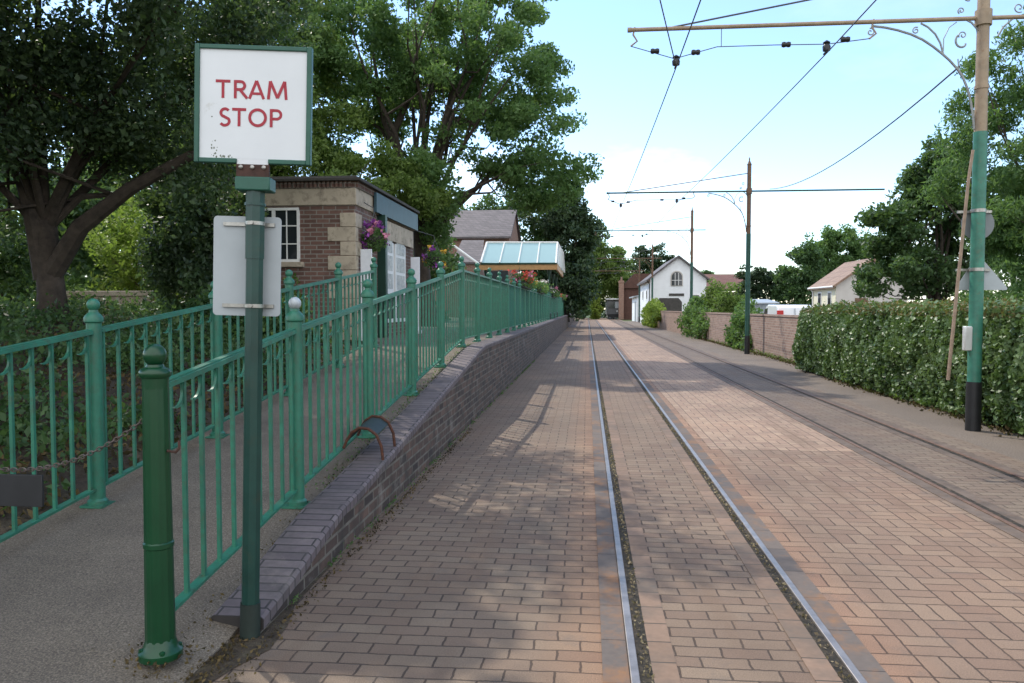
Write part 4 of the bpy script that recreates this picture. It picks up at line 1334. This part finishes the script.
def hl(px, py): 
    v = P(px, py, 69); return v.x-HX0, v.z
x0, z0 = hl(671.5, 285.5); x1, z1 = hl(682, 277)
xc = (x0+x1)/2; rr = (x1-x0)/2
arch = [(x0, z0), (x1, z0)] + [(xc+rr*math.cos(R(a)), z1+rr*math.sin(R(a))) for a in range(0, 181, 20)]
g = MB(); g.prism([(xc+(a-xc)*1.18, (z0+z1)/2+(c-(z0+z1)/2)*1.12) for a, c in arch], .08, 'Y', -.06)
wo = g.build('window', 'gable_shade_and_trim', wh, smooth=False)
g = MB(); g.prism(arch, .02, 'Y', -.085); g.build('pane', 'glass_dark', wo, smooth=False)
g = MB()
for k in (1, 2):
    x = x0+(x1-x0)*k/3; g.box(x-.02, x+.02, -.1, -.086, z0, z1+rr*.8)
z = z0+.45; g.box(x0, x1, -.102, -.087, z-.02, z+.02); g.build('glazing_bar', 'white_paint', wo, smooth=False)
x0, z0 = hl(656, 315); x1, z1 = hl(682, 298)
g = MB(); g.prism([(x0, -.05), (x1, -.05), (x1, z1-.35), (x1-.3, z1), (x0+.3, z1), (x0, z1-.35)], .06, 'Y', -.03); g.build('garage_door', 'roof_dark', wh, smooth=False)
x0, z0 = hl(669, 295.3); x1, z1 = hl(684, 294)
g = MB(); g.box(x0, x1, -.06, .01, z0-.05, z1+.05); g.build('name_board', 'roof_dark', wh, smooth=False)
x0, z0 = hl(690, 304); x1, z1 = hl(700, 294)
g = MB(); g.box(x0, x1, -.05, .02, z0, z1); wo = g.build('window', 'white_paint', wh, smooth=False)
g = MB(); g.box(x0+.1, x1-.1, -.06, -.052, z0+.1, z1-.1); g.build('pane', 'glass_dark', wo, smooth=False)
for y in (3, 8):
    g = MB(); g.box(-.04, .02, y, y+1, 2.2, 3.2); wo = g.build('window', 'white_paint', wh, smooth=False)
    g = MB(); g.box(-.05, -.042, y+.1, y+.9, 2.3, 3.1); g.build('pane', 'glass_dark', wo, smooth=False)

g = MB(); g.tube([(-.3, -.28, ez-.1), (-.3, 12.7, ez-.1)], .06, 6); g.tube([(-.3, .15, ez-.1), (-.07, .15, ez-.4), (-.07, .15, 0)], .05, 6); g.build('gutter', 'roof_dark', wh)
# low white outbuilding past the house
ob = thing('outbuilding', 'low white outbuilding with a sloping grey roof past the white house', 'outbuilding', (P(640, 318, 86).x, 86, 0))
g = MB(); g.box(-.35, 2.2, 0, 9, -.1, 2.7); g.build('wall', 'white_render', ob, smooth=False)
g = MB(); g.add([(-.7, -.2, 2.65), (2.4, -.2, 3.2), (2.4, 9.2, 3.2), (-.7, 9.2, 2.65), (-.7, -.2, 2.8), (2.4, -.2, 3.35), (2.4, 9.2, 3.35), (-.7, 9.2, 2.8)], [(0, 1, 2, 3), (7, 6, 5, 4), (0, 4, 5, 1), (1, 5, 6, 2), (2, 6, 7, 3), (3, 7, 4, 0)]); g.build('roof', 'metal_shed', ob, smooth=False)
g = MB(); g.box(-.4, -.36, 1, 3.2, 0, 2.2); g.build('door', 'metal_shed', ob, smooth=False)

bb = thing('brick_building', 'dark red brick building with a tall chimney behind the tram', 'building', (4.6, 104, 0))
g = MB(); g.box(.2, 9, 0, 10, -.1, 4.2); g.build('wall', 'red_brown', bb, smooth=False)
g = MB(); g.prism([(-.2, 4.1), (9.3, 4.1), (8.2, 6), (1.6, 6)], 10.6, 'Y', -.3); rf = g.build('roof', 'red_brown', bb, smooth=False)
g = MB(); g.box(-.45, .2, -.6, .2, 0, 5.1); g.box(-.52, .27, -.67, .27, 4.8, 5.0); g.lathe([(.14, 5.1), (.11, 5.6)], 10, (-.1, -.2, 0)); g.build('chimney', 'house_brick', bb)

# tram at the end of the line
tr = thing('tram', 'dark grey tram car standing at the far end of the brick road', 'tram', (4.05, 106, 0))
g = MB(); g.box(-1.4, 1.4, 0, 9, .55, 2.55); bevel(g.build('body', 'tram_body', tr), .12)
g = MB(); g.box(-1.55, 1.55, -.25, 9.2, 2.56, 2.78); bevel(g.build('roof', 'alu', tr), .08)
for x0, x1 in ((-1.2, -.35), (.35, 1.2)):
    g = MB(); g.box(x0, x1, -.03, .05, 1.45, 2.35); g.build('window', 'glass_dark', tr, smooth=False)
g = MB(); g.box(-.3, .3, -.02, .05, 1.5, 2.35); g.build('front_panel', 'panel_grey', tr, smooth=False)
g = MB(); g.box(-1.25, 1.25, -.1, 8.8, .18, .54); g.build('underframe', 'black_paint', tr, smooth=False)
for y in (1.6, 7):
    for sx in (-.45, .45):
        g = MB(); g.lathe([(.36, -.05), (.36, .05)], 14, (sx, y, .37), rot=Matrix.Rotation(R(90), 3, 'Y')); g.build('wheel', 'black_paint', tr)
g = MB(); g.lathe([(.13, 0), (.13, .05), (.05, .08)], 10, (0, -.01, 1.05), rot=Matrix.Rotation(R(90), 3, 'X')); g.build('headlight', 'alu', tr)

# red-roofed shed behind the wall
bs = thing('red_shed', 'long red brick shed with a low red roof right of the white house', 'shed', (11, 74, 0))
xa, xb = P(703, 290, 74).x-11, P(748, 290, 74).x-11
g = MB(); g.box(xa, xb, 0, 9, -.1, P(720, 292, 74).z); g.build('wall', 'house_brick', bs, smooth=False)
z0, z1 = P(745, 288, 74).z, P(703, 276, 78).z
g = MB(); g.prism([(-.4, z0-.1), (9.4, z0-.1), (4.5, z1+.2)], xb-xa+.6, 'X', xa-.3); g.build('roof', 'roof_red', bs, smooth=False)

# grey metal shed
ms = thing('metal_shed', 'grey corrugated metal shed behind the brick wall left of the white van', 'shed', (P(752, 300, 45).x, 45, 0))
xw = P(776, 300, 45).x-ms.location.x
g = MB()
n_ = 34
pr = [(xw*i/n_, (.03 if i % 2 else 0)) for i in range(n_+1)] + [(xw, 2.5), (0, 2.5)]
hz = P(760, 301.5, 45).z
g.prism([(a, c) for a, c in pr], hz-.1, 'Z', 0); g.build('wall', 'metal_shed', ms, smooth=False)
g = MB(); g.add([(-.15, -.2, hz-.12), (xw+.15, -.2, hz-.12), (xw+.15, 2.7, hz+.1), (-.15, 2.7, hz+.1), (-.15, -.2, hz-.06), (xw+.15, -.2, hz-.06), (xw+.15, 2.7, hz+.16), (-.15, 2.7, hz+.16)], [(3, 2, 1, 0), (4, 5, 6, 7), (0, 1, 5, 4), (1, 2, 6, 5), (2, 3, 7, 6), (3, 0, 4, 7)]); g.build('roof', 'metal_shed', ms, smooth=False)

# white car beyond the wall
cx0 = P(813, 312, 40).x
car = thing('parked_van', 'small white van parked behind the brick wall at the end of the hedge', 'van', (cx0, 40, 0), R(90))
prof = [(0, .35), (0.02, .95), (.12, 1.5), (.3, 1.66), (2.2, 1.68), (2.7, 1.55), (3.25, 1.06), (4.0, .9), (4.15, .6), (4.12, .3), (.1, .3)]
g = MB(); g.prism(prof, 1.7, 'Y', 0); bd = bevel(g.build('body', 'car_white', car), .07, 3)
for y, d in ((-.006, .02), (1.686, .02)):
    g = MB(); g.prism([(2.2, 1.0), (2.2, 1.5), (2.75, 1.46), (3.25, 1.04)], d, 'Y', y); g.build('side_window', 'glass_dark', car, smooth=False)
    g = MB(); g.box(.5, 2.1, y-.004, y+d, .86, .90); g.build('rubbing_strip', 'panel_grey', car, smooth=False)
g = MB(); g.box(-.012, .1, .845, .855, .5, 1.5); g.build('rear_door_seam', 'panel_grey', car, smooth=False)
for y in (-.01, 1.42):
    g = MB(); g.box(-.03, .18, y, y+.29, 1.02, 1.38); bevel(g.build('tail_light', 'tail_red', car), .02)
for x in (.8, 3.3):
    for y in (-.02, 1.5):
        g = MB(); g.lathe([(.2, 0), (.31, .01), (.31, .2), (.2, .21)], 18, (x, y+.2, .31), rot=Matrix.Rotation(R(90), 3, 'X')); w = g.build('wheel', 'tyre', car)
        g = MB(); g.lathe([(.19, 0), (.19, .22)], 14, (x, y+.205, .31), rot=Matrix.Rotation(R(90), 3, 'X')); g.build('rim', 'alu', w)

# bungalow
BX0, BY0 = P(836, 300, 45).x, 45
bg = thing('bungalow', 'cream bungalow with gable shade painted grey and a tiled roof behind the hedge', 'house', (BX0, BY0, 0))
ez = P(837, 285.5, 45).z; bw = 3.8
az = ez+1.35
g = MB(); g.prism([(0, -.1), (bw, -.1), (bw, ez), (bw/2, az), (0, ez)], 4.5, 'Y', 0)
me_ = g.build('wall', 'gable_shade_and_trim', bg, smooth=False)  # the shade on the gable is put into this greyer wall colour
g = MB(); g.box(-.02, -.003, .02, 4.48, -.05, ez-.02); g.build('side_wall', 'cream_sunlit', bg, smooth=False)  # sunlight on this side is put into the paler cream
g = MB()
for s in (-1, 1):
    xe = bw/2+s*(bw/2+.25); zd = (az-ez)/(bw/2); ze = az-zd*(bw/2+.25)
    vs = []
    for y in (-.2, 4.7):
        vs += [(xe, y, ze+.02), (bw/2, y, az+.02), (bw/2, y, az+.17), (xe, y, ze+.15)]
    g.add(vs, [(0, 1, 2, 3), (7, 6, 5, 4), (0, 4, 5, 1), (1, 5, 6, 2), (2, 6, 7, 3), (3, 7, 4, 0)])
g.build('roof', 'roof_tile', bg, smooth=False)
g = MB(); g.tube([(-.24, -.2, ez-.06), (-.24, 4.7, ez-.06)], .05, 6); g.tube([(-.24, 4.3, ez-.06), (-.06, 4.3, ez-.3), (-.06, 4.3, 0)], .04, 6); g.build('gutter', 'white_paint', bg)
for y in (.7, 2.6):
    g = MB(); g.box(-.05, -.01, y, y+.7, 1.5, 2.45); wo = g.build('window', 'white_paint', bg, smooth=False)
    g = MB(); g.box(-.06, -.051, y+.08, y+.62, 1.58, 2.37); g.build('pane', 'glass_dark', wo, smooth=False)
v0, v1 = P(855, 306, 45), P(868, 298, 45)
g = MB(); g.box(v0.x-BX0, v1.x-BX0, -.04, .02, v0.z, v1.z); g.build('shutter', 'pole_brown', bg, smooth=False)

# low stone wall in the left bed
lw = thing('stone_wall', 'low stone wall with flat coping behind the large dark tree', 'wall', (-9.3, 13, .95))
g = MB(); g.box(0, 1.7, 0, .3, -.1, .75); g.build('wall', 'stone', lw, smooth=False)
g = MB(); g.box(-.05, 1.75, -.05, .35, .753, .85); bevel(g.build('coping', 'stone', lw), .015)

# ------------------------------------------------------------------ trees and bushes
# big dark tree on the left
tree('evergreen_oak', 'large dark spreading tree on the left with a thick leaning trunk', (-7.45, 10.2, 1.05),
     [(-7.4, 10.4, 5.9, 3.3, 2.6, 2.5), (-5.3, 9.9, 6.3, 2.0, 2.2, 2.0), (-9.2, 9.2, 4.6, 2.2, 1.8, 1.9), (-8.6, 8.4, 2.9, .9, .9, 1.0), (-5.6, 10.6, 4.3, 1.5, 1.4, 1.0), (-7.3, 10, 4.1, 1.6, 1.6, .9)],
     'leaf_dark', 150000, .072, .48, 1.5, .2, 2.7, 'bark', 16, seed=1, flat=.8, zmin=2.6,
     limbs=[([(-7.45, 10.2, 1.9), (-6.9, 10.1, 2.6), (-6.1, 10.0, 3.1), (-5.0, 9.9, 3.6), (-4.4, 9.8, 4.3)], [.15, .12, .09, .06, .03]),
            ([(-7.5, 10.2, 1.9), (-7.6, 10.1, 2.9), (-7.9, 10, 4.2), (-8.4, 9.9, 5.4)], [.15, .12, .09, .05])])
# big mid tree behind the kiosk
tree('ash_tree', 'huge open-crowned green tree rising behind the brick kiosk', (-4.9, 23.5, .9),
     [(-5.6, 24, 10.2, 4.6, 4.0, 3.6), (-3.0, 24, 8.6, 2.9, 3.0, 2.7), (-1.6, 23.5, 6.5, 1.75, 2.2, 1.9), (-7.8, 24, 8.8, 2.7, 3, 2.4), (-4.3, 23, 5.2, 1.7, 1.6, 1.0), (-4.9, 23.0, 4.2, 1.0, 1.2, .8), (-1.4, 24, 5.2, 1.1, 1.5, .9)],
     'leaf_mid', 125000, .115, .55, .8, .26, 4.2, 'bark', 20, seed=2, lean=(-.15, 0), flat=.6,
     limbs=[([(-5.0, 23.5, 3.8), (-5.4, 23.5, 5.4), (-6.2, 23.6, 7.2), (-6.6, 23.8, 9.5)], [.16, .12, .08, .04]),
            ([(-5.0, 23.5, 4.0), (-4.7, 23.5, 5.8), (-4.2, 23.6, 7.6), (-3.8, 23.8, 9.6)], [.15, .11, .08, .03]),
            ([(-5.0, 23.5, 3.4), (-3.9, 23.5, 4.6), (-2.8, 23.5, 5.6), (-1.6, 23.5, 6.4)], [.12, .09, .06, .03]),
            ([(-6.0, 23.6, 6.6), (-5.4, 23.7, 8.0), (-5.2, 24, 10)], [.12, .09, .04])])
tree('lime_tree', 'lighter yellow-green tree crown showing behind the tram stop sign', (-10.2, 22, .9),
     [(-9.9, 22, 7.4, 2.9, 2.6, 2.6), (-8.4, 22, 5.8, 1.6, 1.6, 1.2), (-11.8, 22, 5.4, 2.2, 2, 1.6), (-9.4, 21.5, 9.8, 2, 2, 1.6)],
     'leaf_light', 50000, .12, .55, 1.0, .2, 3.4, 'bark_grey', 12, seed=3)
tree('field_maple', 'small bright green tree filling the gap right behind the kiosk roof', (-7.2, 21, .9),
     [(-7.0, 21, 4.9, 2.2, 1.6, 1.1), (-5.4, 20.6, 4.6, 1.3, 1.1, .9), (-8.6, 21, 4.2, 1.4, 1.4, 1.0)],
     'leaf_light', 34000, .10, .45, 1.4, .13, 3.0, 'bark_grey', 8, seed=4)
# dark trees beyond the canopy
tree('yew_tree', 'tall very dark tree standing right of the glazed canopy', (-1.6, 62, .5),
     [(-1.6, 62, 6.2, 2.4, 2.2, 4.6), (-2.6, 61, 9.4, 2.2, 2.2, 2.2), (-.9, 61, 3.6, 1.7, 1.8, 2.6), (-.6, 62, 7.5, 1.5, 1.5, 2.0)],
     'leaf_conifer', 24000, .26, .8, .8, .25, 2, 'bark', 8, seed=5)
tree('yew_tree', 'dark tree mass behind the station building roof', (-5.5, 64, .9),
     [(-5.5, 64, 6.5, 3.6, 2.4, 4.5), (-8.8, 64, 6.0, 3, 2.4, 4.0), (-3.6, 63, 4.5, 2, 2, 3)],
     'leaf_deep', 24000, .28, .85, .7, .25, 2, 'bark', 8, seed=6)
tree('beech_tree', 'sunny olive green tree beside the dark tree at the road end', (1.2, 108, 0),
     [(.4, 108, 9.2, 2.6, 2.4, 4.0), (3.4, 109, 7.4, 2.2, 2.2, 3.0), (-.4, 108, 5.2, 2.6, 2.4, 4.2), (3.0, 110, 5.6, 2.2, 2.2, 3.4), (4.8, 112, 5.0, 2, 2, 2.4)],
     'leaf_light', 26000, .32, .9, .8, .25, 2, 'bark', 8, seed=7)
tree('yew_tree', 'dark evergreen trees backing the end of the road behind the tram', (-1.5, 122, 0),
     [(-3.5, 122, 5.5, 4.5, 3, 5.0), (2.5, 124, 4.6, 4, 3, 4.6), (7.5, 126, 5.0, 4, 3, 4.6), (12, 128, 5, 4, 3, 4)],
     'leaf_conifer', 26000, .4, 1.1, .5, .3, 2, 'bark', 6, seed=8)
shrub('shrub', 'bright lime green pointed shrub at the end of the road', (1.2, 104, 0),
      [(1.1, 104, 1.4, .95, .9, 1.3), (1.0, 104, 2.7, .6, .6, 1.1), (.9, 104, 3.7, .35, .35, .6)], 'leaf_lime', 5000, .2, .3, 4, 41)
shrub('shrub', 'grey-green rounded shrub left of the lime shrub at the road end', (-.4, 102, 0),
      [(-.4, 102, 1.0, .9, .9, 1.0)], 'leaf_deep', 2500, .2, .3, 4, 42)
tree('pine_tree', 'dark pointed conifer standing directly behind the white house roof', (10.2, 128, 0),
     [(8.8, 128, 8.8, 1.5, 1.4, 3.2), (11.2, 128, 9.2, 1.7, 1.4, 2.9), (13.2, 128, 7.5, 1.6, 1.4, 2.6), (10.4, 128, 5, 3.5, 2, 3)],
     'leaf_conifer', 14000, .38, .8, .8, .3, 2, 'bark', 6, seed=9)
tree('round_tree', 'small rounded tree top showing over the red shed roof', (19.2, 130, 0),
     [(19.2, 130, 5.6, 1.9, 1.6, 1.9)], 'leaf_deep', 5000, .35, .7, 1, .2, 3, 'bark', 5, seed=10)
# right side
tree('cypress_tree', 'small dark conifer right of the second tram pole', (15.2, 72, 0),
     [(14.6, 72, 3.4, 1.3, 1.2, 2.0), (16.2, 72, 3.2, 1.5, 1.3, 2.0)], 'leaf_conifer', 9000, .26, .6, 1.2, .15, 1, 'bark', 5, seed=11)
tree('cypress_tree', 'broad dark conifer between the small conifer and the tall bright trees', (18.6, 70, 0),
     [(18.6, 70, 3.9, 1.9, 1.6, 2.7), (19.6, 70, 3.0, 1.8, 1.5, 2.2), (17.6, 70, 3.0, 1.4, 1.3, 2.0), (18.9, 70, 6.0, 1.1, 1.1, 1.0)], 'leaf_deep', 15000, .26, .65, 1.1, .2, 1, 'bark', 6, seed=12)
tree('poplar_tree', 'tall bright green tree behind the bungalow roof', (23.5, 78, 0),
     [(22.6, 78, 6.4, 1.7, 1.5, 2.8), (24.4, 78, 6.9, 1.8, 1.5, 2.6), (26.5, 78, 6.0, 1.9, 1.5, 3.0), (23.2, 77.5, 3.3, 2.0, 1.6, 2.8), (25.8, 77, 3.2, 2.2, 1.5, 2.8)], 'leaf_mid', 38000, .24, .65, 1.6, .2, 2, 'bark_grey', 8, seed=13)
tree('oak_tree', 'dense dark green tree over the bungalow and hedge', (10.0, 23.5, 0),
     [(9.7, 23.5, 3.6, 1.5, 1.2, 1.9), (10.3, 23.5, 4.8, 1.2, 1.2, 1.3), (8.7, 23.2, 2.7, 1.0, 1.0, 1.1), (11.4, 23.5, 3.4, 1.4, 1.2, 2.0), (9.9, 23.5, 5.6, .7, .7, .7), (8.5, 23, 3.9, .8, .7, .7)],
     'leaf_deep', 40000, .12, .42, 1.8, .16, 1.4, 'bark', 12, seed=14)
tree('willow_tree', 'tall feathery light green tree behind the nearest tram pole', (9.4, 17.0, 0),
     [(8.6, 17, 4.7, 1.3, 1.3, 1.6), (9.4, 17, 6.0, 1.5, 1.4, 1.6), (9.2, 16.5, 3.4, 1.5, 1.3, 1.4), (8.6, 16.8, 2.4, 1.3, 1.2, 1.1), (10.4, 16.5, 4.2, 1.6, 1.5, 1.9), (10.4, 16.5, 6.8, 1.5, 1.2, 1.4)],
     'leaf_mid', 80000, .10, .42, 1.8, .16, 1.6, 'bark_grey', 14, seed=15, aspect=.34, droop=.7)
tree('willow_tree', 'leafy tree at the right edge of the view behind the road signs', (11.8, 13.5, 0),
     [(11.6, 13.5, 3.6, 2.0, 1.6, 2.4), (12.2, 13.5, 5.8, 1.8, 1.6, 1.6)], 'leaf_deep', 26000, .11, .45, 1.6, .16, 1.4, 'bark', 8, seed=16)
# left bushes
shrub('shrub', 'bright yellow-green sunlit bush between the dark tree trunk and dark bush', (-8.0, 14.6, .95),
      [(-8.9, 14.4, 2.0, .9, .6, .9), (-8.3, 14.8, 2.4, 1.0, .7, 1.0), (-7.6, 14.6, 1.9, .8, .7, .8), (-9.0, 15.2, 2.9, .9, .7, .9), (-7.2, 15, 3.1, .7, .6, .6)], 'leaf_lime', 14000, .09, .3, 3, 51)
shrub('shrub', 'large dark bush behind the left railing, left of the tram stop post', (-6.1, 12.2, 1.0),
      [(-6.4, 12.2, 2.4, .95, .7, 1.1), (-5.8, 12.0, 1.7, .7, .6, .8), (-6.6, 12.3, 1.8, .6, .6, .9), (-5.8, 12.3, 2.9, .55, .5, .7), (-6.5, 12.2, 3.3, .6, .5, .5)], 'leaf_dark', 26000, .08, .28, 5, 52)
shrub('shrub', 'low grassy green bush at the foot of the dark bush behind the railing', (-5.0, 10.6, .95),
      [(-5.2, 10.8, 1.25, .7, .5, .4), (-4.3, 11, 1.3, .5, .4, .35)], 'leaf_deep', 6000, .07, .2, 6, 53)
shrub('shrub', 'yellowish shrub standing under the kiosk window', (P(286, 280, 12.4).x, 12.4, .9),
      [(P(286, 280, 12.4).x, 12.4, 1.5, .3, .25, .55), (P(284, 280, 12.4).x-.2, 12.3, 1.3, .25, .2, .4)], 'leaf_light', 3500, .06, .15, 12, 54)
shrub('shrub', 'clipped dark ivy mound at the left edge beside the tree trunk', (-7.3, 8.9, .9),
      [(-7.5, 8.9, 1.3, .55, .5, .6), (-8.2, 8.8, 1.2, .7, .5, .6)], 'leaf_deep', 7000, .06, .2, 8, 55)
shrub('shrub', 'broad dark laurel bush at the far left edge behind the trunk', (-10.2, 13.2, .95),
      [(-10.0, 13.2, 1.9, 1.3, .8, 1.0), (-11.2, 13, 2.2, 1.2, .9, 1.1)], 'leaf_deep', 12000, .09, .3, 3, 56)
for i, (x, y, s_, lab, lm) in enumerate(((-15, 24, 1.0, 'leafy tree in the back garden seen low behind the dark trunk', 'leaf_mid'),
                                       (-14, 17, .8, 'round garden tree far left behind the yellow-green bush', 'leaf_deep'),
                                       (-20, 33, 1.2, 'distant tree on the far left beyond the garden wall', 'leaf_mid'),
                                       (-13, 36, 1.1, 'distant tree hidden behind the kiosk roof', 'leaf_mid'),
                                       (-8.2, 33, .75, 'low tree filling the view between the kiosk and the station building', 'leaf_deep'),
                                       (-26, 27, 1.1, 'spreading tree at the far left of the back gardens', 'leaf_deep'))):
    tree('garden_tree', lab, (x, y, .9), [(x, y, 4.2*s_, 3.2*s_, 2.6, 3.2*s_), (x-2*s_, y, 3*s_, 2.2*s_, 2, 2.2*s_)], lm, 16000, .2, .7, .8, .2, 1.6, 'bark', 8, seed=60+i)
rng = np.random.default_rng(91)
n = 9000
bx_, by_ = -3.35-np.abs(rng.normal(0, 2.6, n)), rng.uniform(1.5, 12.4, n)
bz_ = np.array([zland(x, y)+.025 for x, y in zip(bx_, by_)])+np.abs(rng.normal(0, .012, n))
tag(link('bed_litter', leaf_mesh('bed_litter', np.stack([bx_, by_, bz_], 1), .055, 'leaf_litter', rng, .6)), kind='stuff')
cx = rng.uniform(-8.8, -3.7, 150); cyy = rng.uniform(3.5, 12.3, 150)
n = 30000
k = rng.integers(0, 150, n)
bx_, by_ = cx[k]+rng.normal(0, .2, n), cyy[k]+rng.normal(0, .2, n)
ok = bx_ < -3.3
bx_, by_ = bx_[ok], by_[ok]
bz_ = np.array([zland(x, y)+.03 for x, y in zip(bx_, by_)])+np.abs(rng.normal(0, .12, len(bx_)))
tag(link('ground_cover', leaf_mesh('ground_cover', np.stack([bx_, by_, bz_], 1), .06, 'leaf_deep', rng, .6)), kind='stuff')
# unseen tree added left of the camera to shade the foot of the ramp
tree('added_shade_tree', 'tall leafy tree added out of view left of the ramp foot for its shade', (-8.6, 4.5, .1),
     [(-8.4, 4.6, 6.2, 3.2, 3.0, 2.6), (-7.0, 3.8, 5.2, 2.0, 2.0, 1.6), (-6.2, 7.2, 7.2, 2.0, 2.2, 1.5), (-6.6, 5.5, 7.2, 2.4, 2.2, 1.6)],
     'leaf_deep', 60000, .2, .6, 1.1, .24, 3, 'bark', 10, seed=70)

# ------------------------------------------------------------------ light, sky, camera
AZ, EL = R(45), R(50)
sdir = Vector((-math.cos(EL)*math.sin(AZ), math.cos(EL)*math.cos(AZ), math.sin(EL)))
ld = bpy.data.lights.new('sun', 'SUN')
ld.energy = 2.0; ld.angle = R(.55); ld.color = (1, .93, .82)
lo = bpy.data.objects.new('sun', ld); C.objects.link(lo)
lo.rotation_euler = sdir.to_track_quat('Z', 'Y').to_euler()

w = bpy.data.worlds.new('World'); SC.world = w; w.use_nodes = True
nt = w.node_tree
bgn = nt.nodes['Background']
sk = nt.nodes.new('ShaderNodeTexSky'); sk.sky_type = 'NISHITA'; sk.sun_disc = False
sk.sun_elevation = EL; sk.sun_rotation = R(360)-AZ
sk.air_density = 1.0; sk.dust_density = .1; sk.ozone_density = 3.0
tc = nt.nodes.new('ShaderNodeTexCoord')
sp = nt.nodes.new('ShaderNodeSeparateXYZ'); L(nt, tc.outputs['Generated'], sp.inputs[0])
mp = nt.nodes.new('ShaderNodeMapping'); mp.inputs['Scale'].default_value = (1.2, 1.2, 3.6); L(nt, tc.outputs['Generated'], mp.inputs[0])
cf = noise(nt, mp.outputs[0], 2.4, 7, .6)
cm = ramp(nt, cf, [(.50, (0, 0, 0)), (.68, (1, 1, 1))])
elv = ramp(nt, sp.outputs[2], [(0, (1, 1, 1)), (.13, (.8, .8, .8)), (.24, (.10, .10, .10)), (.6, (.06, .06, .06))])
ml = nt.nodes.new('ShaderNodeMath'); ml.operation = 'MULTIPLY'; L(nt, cm, ml.inputs[0]); L(nt, elv, ml.inputs[1])
# broken white cloud added out of view behind the camera as neutral fill light
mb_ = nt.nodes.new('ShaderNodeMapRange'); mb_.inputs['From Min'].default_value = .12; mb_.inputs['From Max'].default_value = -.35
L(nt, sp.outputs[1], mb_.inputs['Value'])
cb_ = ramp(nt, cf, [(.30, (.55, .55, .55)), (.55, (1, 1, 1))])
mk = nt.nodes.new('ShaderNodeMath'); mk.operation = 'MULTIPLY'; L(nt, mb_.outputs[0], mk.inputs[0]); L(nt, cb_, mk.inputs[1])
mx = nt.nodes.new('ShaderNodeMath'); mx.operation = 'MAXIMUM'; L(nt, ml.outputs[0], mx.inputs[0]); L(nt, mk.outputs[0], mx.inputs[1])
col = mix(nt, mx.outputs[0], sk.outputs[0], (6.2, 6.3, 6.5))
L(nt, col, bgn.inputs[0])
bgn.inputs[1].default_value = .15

cd = bpy.data.cameras.new('camera'); cd.sensor_width = 36; cd.lens = 36*F/1024; cd.clip_end = 3000; cd.clip_start = .05
co = bpy.data.objects.new('camera', cd); C.objects.link(co)
co.location = (0, 0, EYE)
co.rotation_euler = (R(90)-PITCH, 0, YAW)
SC.camera = co
SC.view_settings.view_transform = 'Standard'; SC.view_settings.look = 'None'
SC.view_settings.exposure = 1.0; SC.view_settings.gamma = 1; SC.view_settings.use_curve_mapping = False
SC.render.engine = 'CYCLES'
SC.cycles.use_denoising = True
SC.cycles.max_bounces = 6; SC.cycles.transmission_bounces = 4; SC.cycles.caustics_reflective = False; SC.cycles.caustics_refractive = False
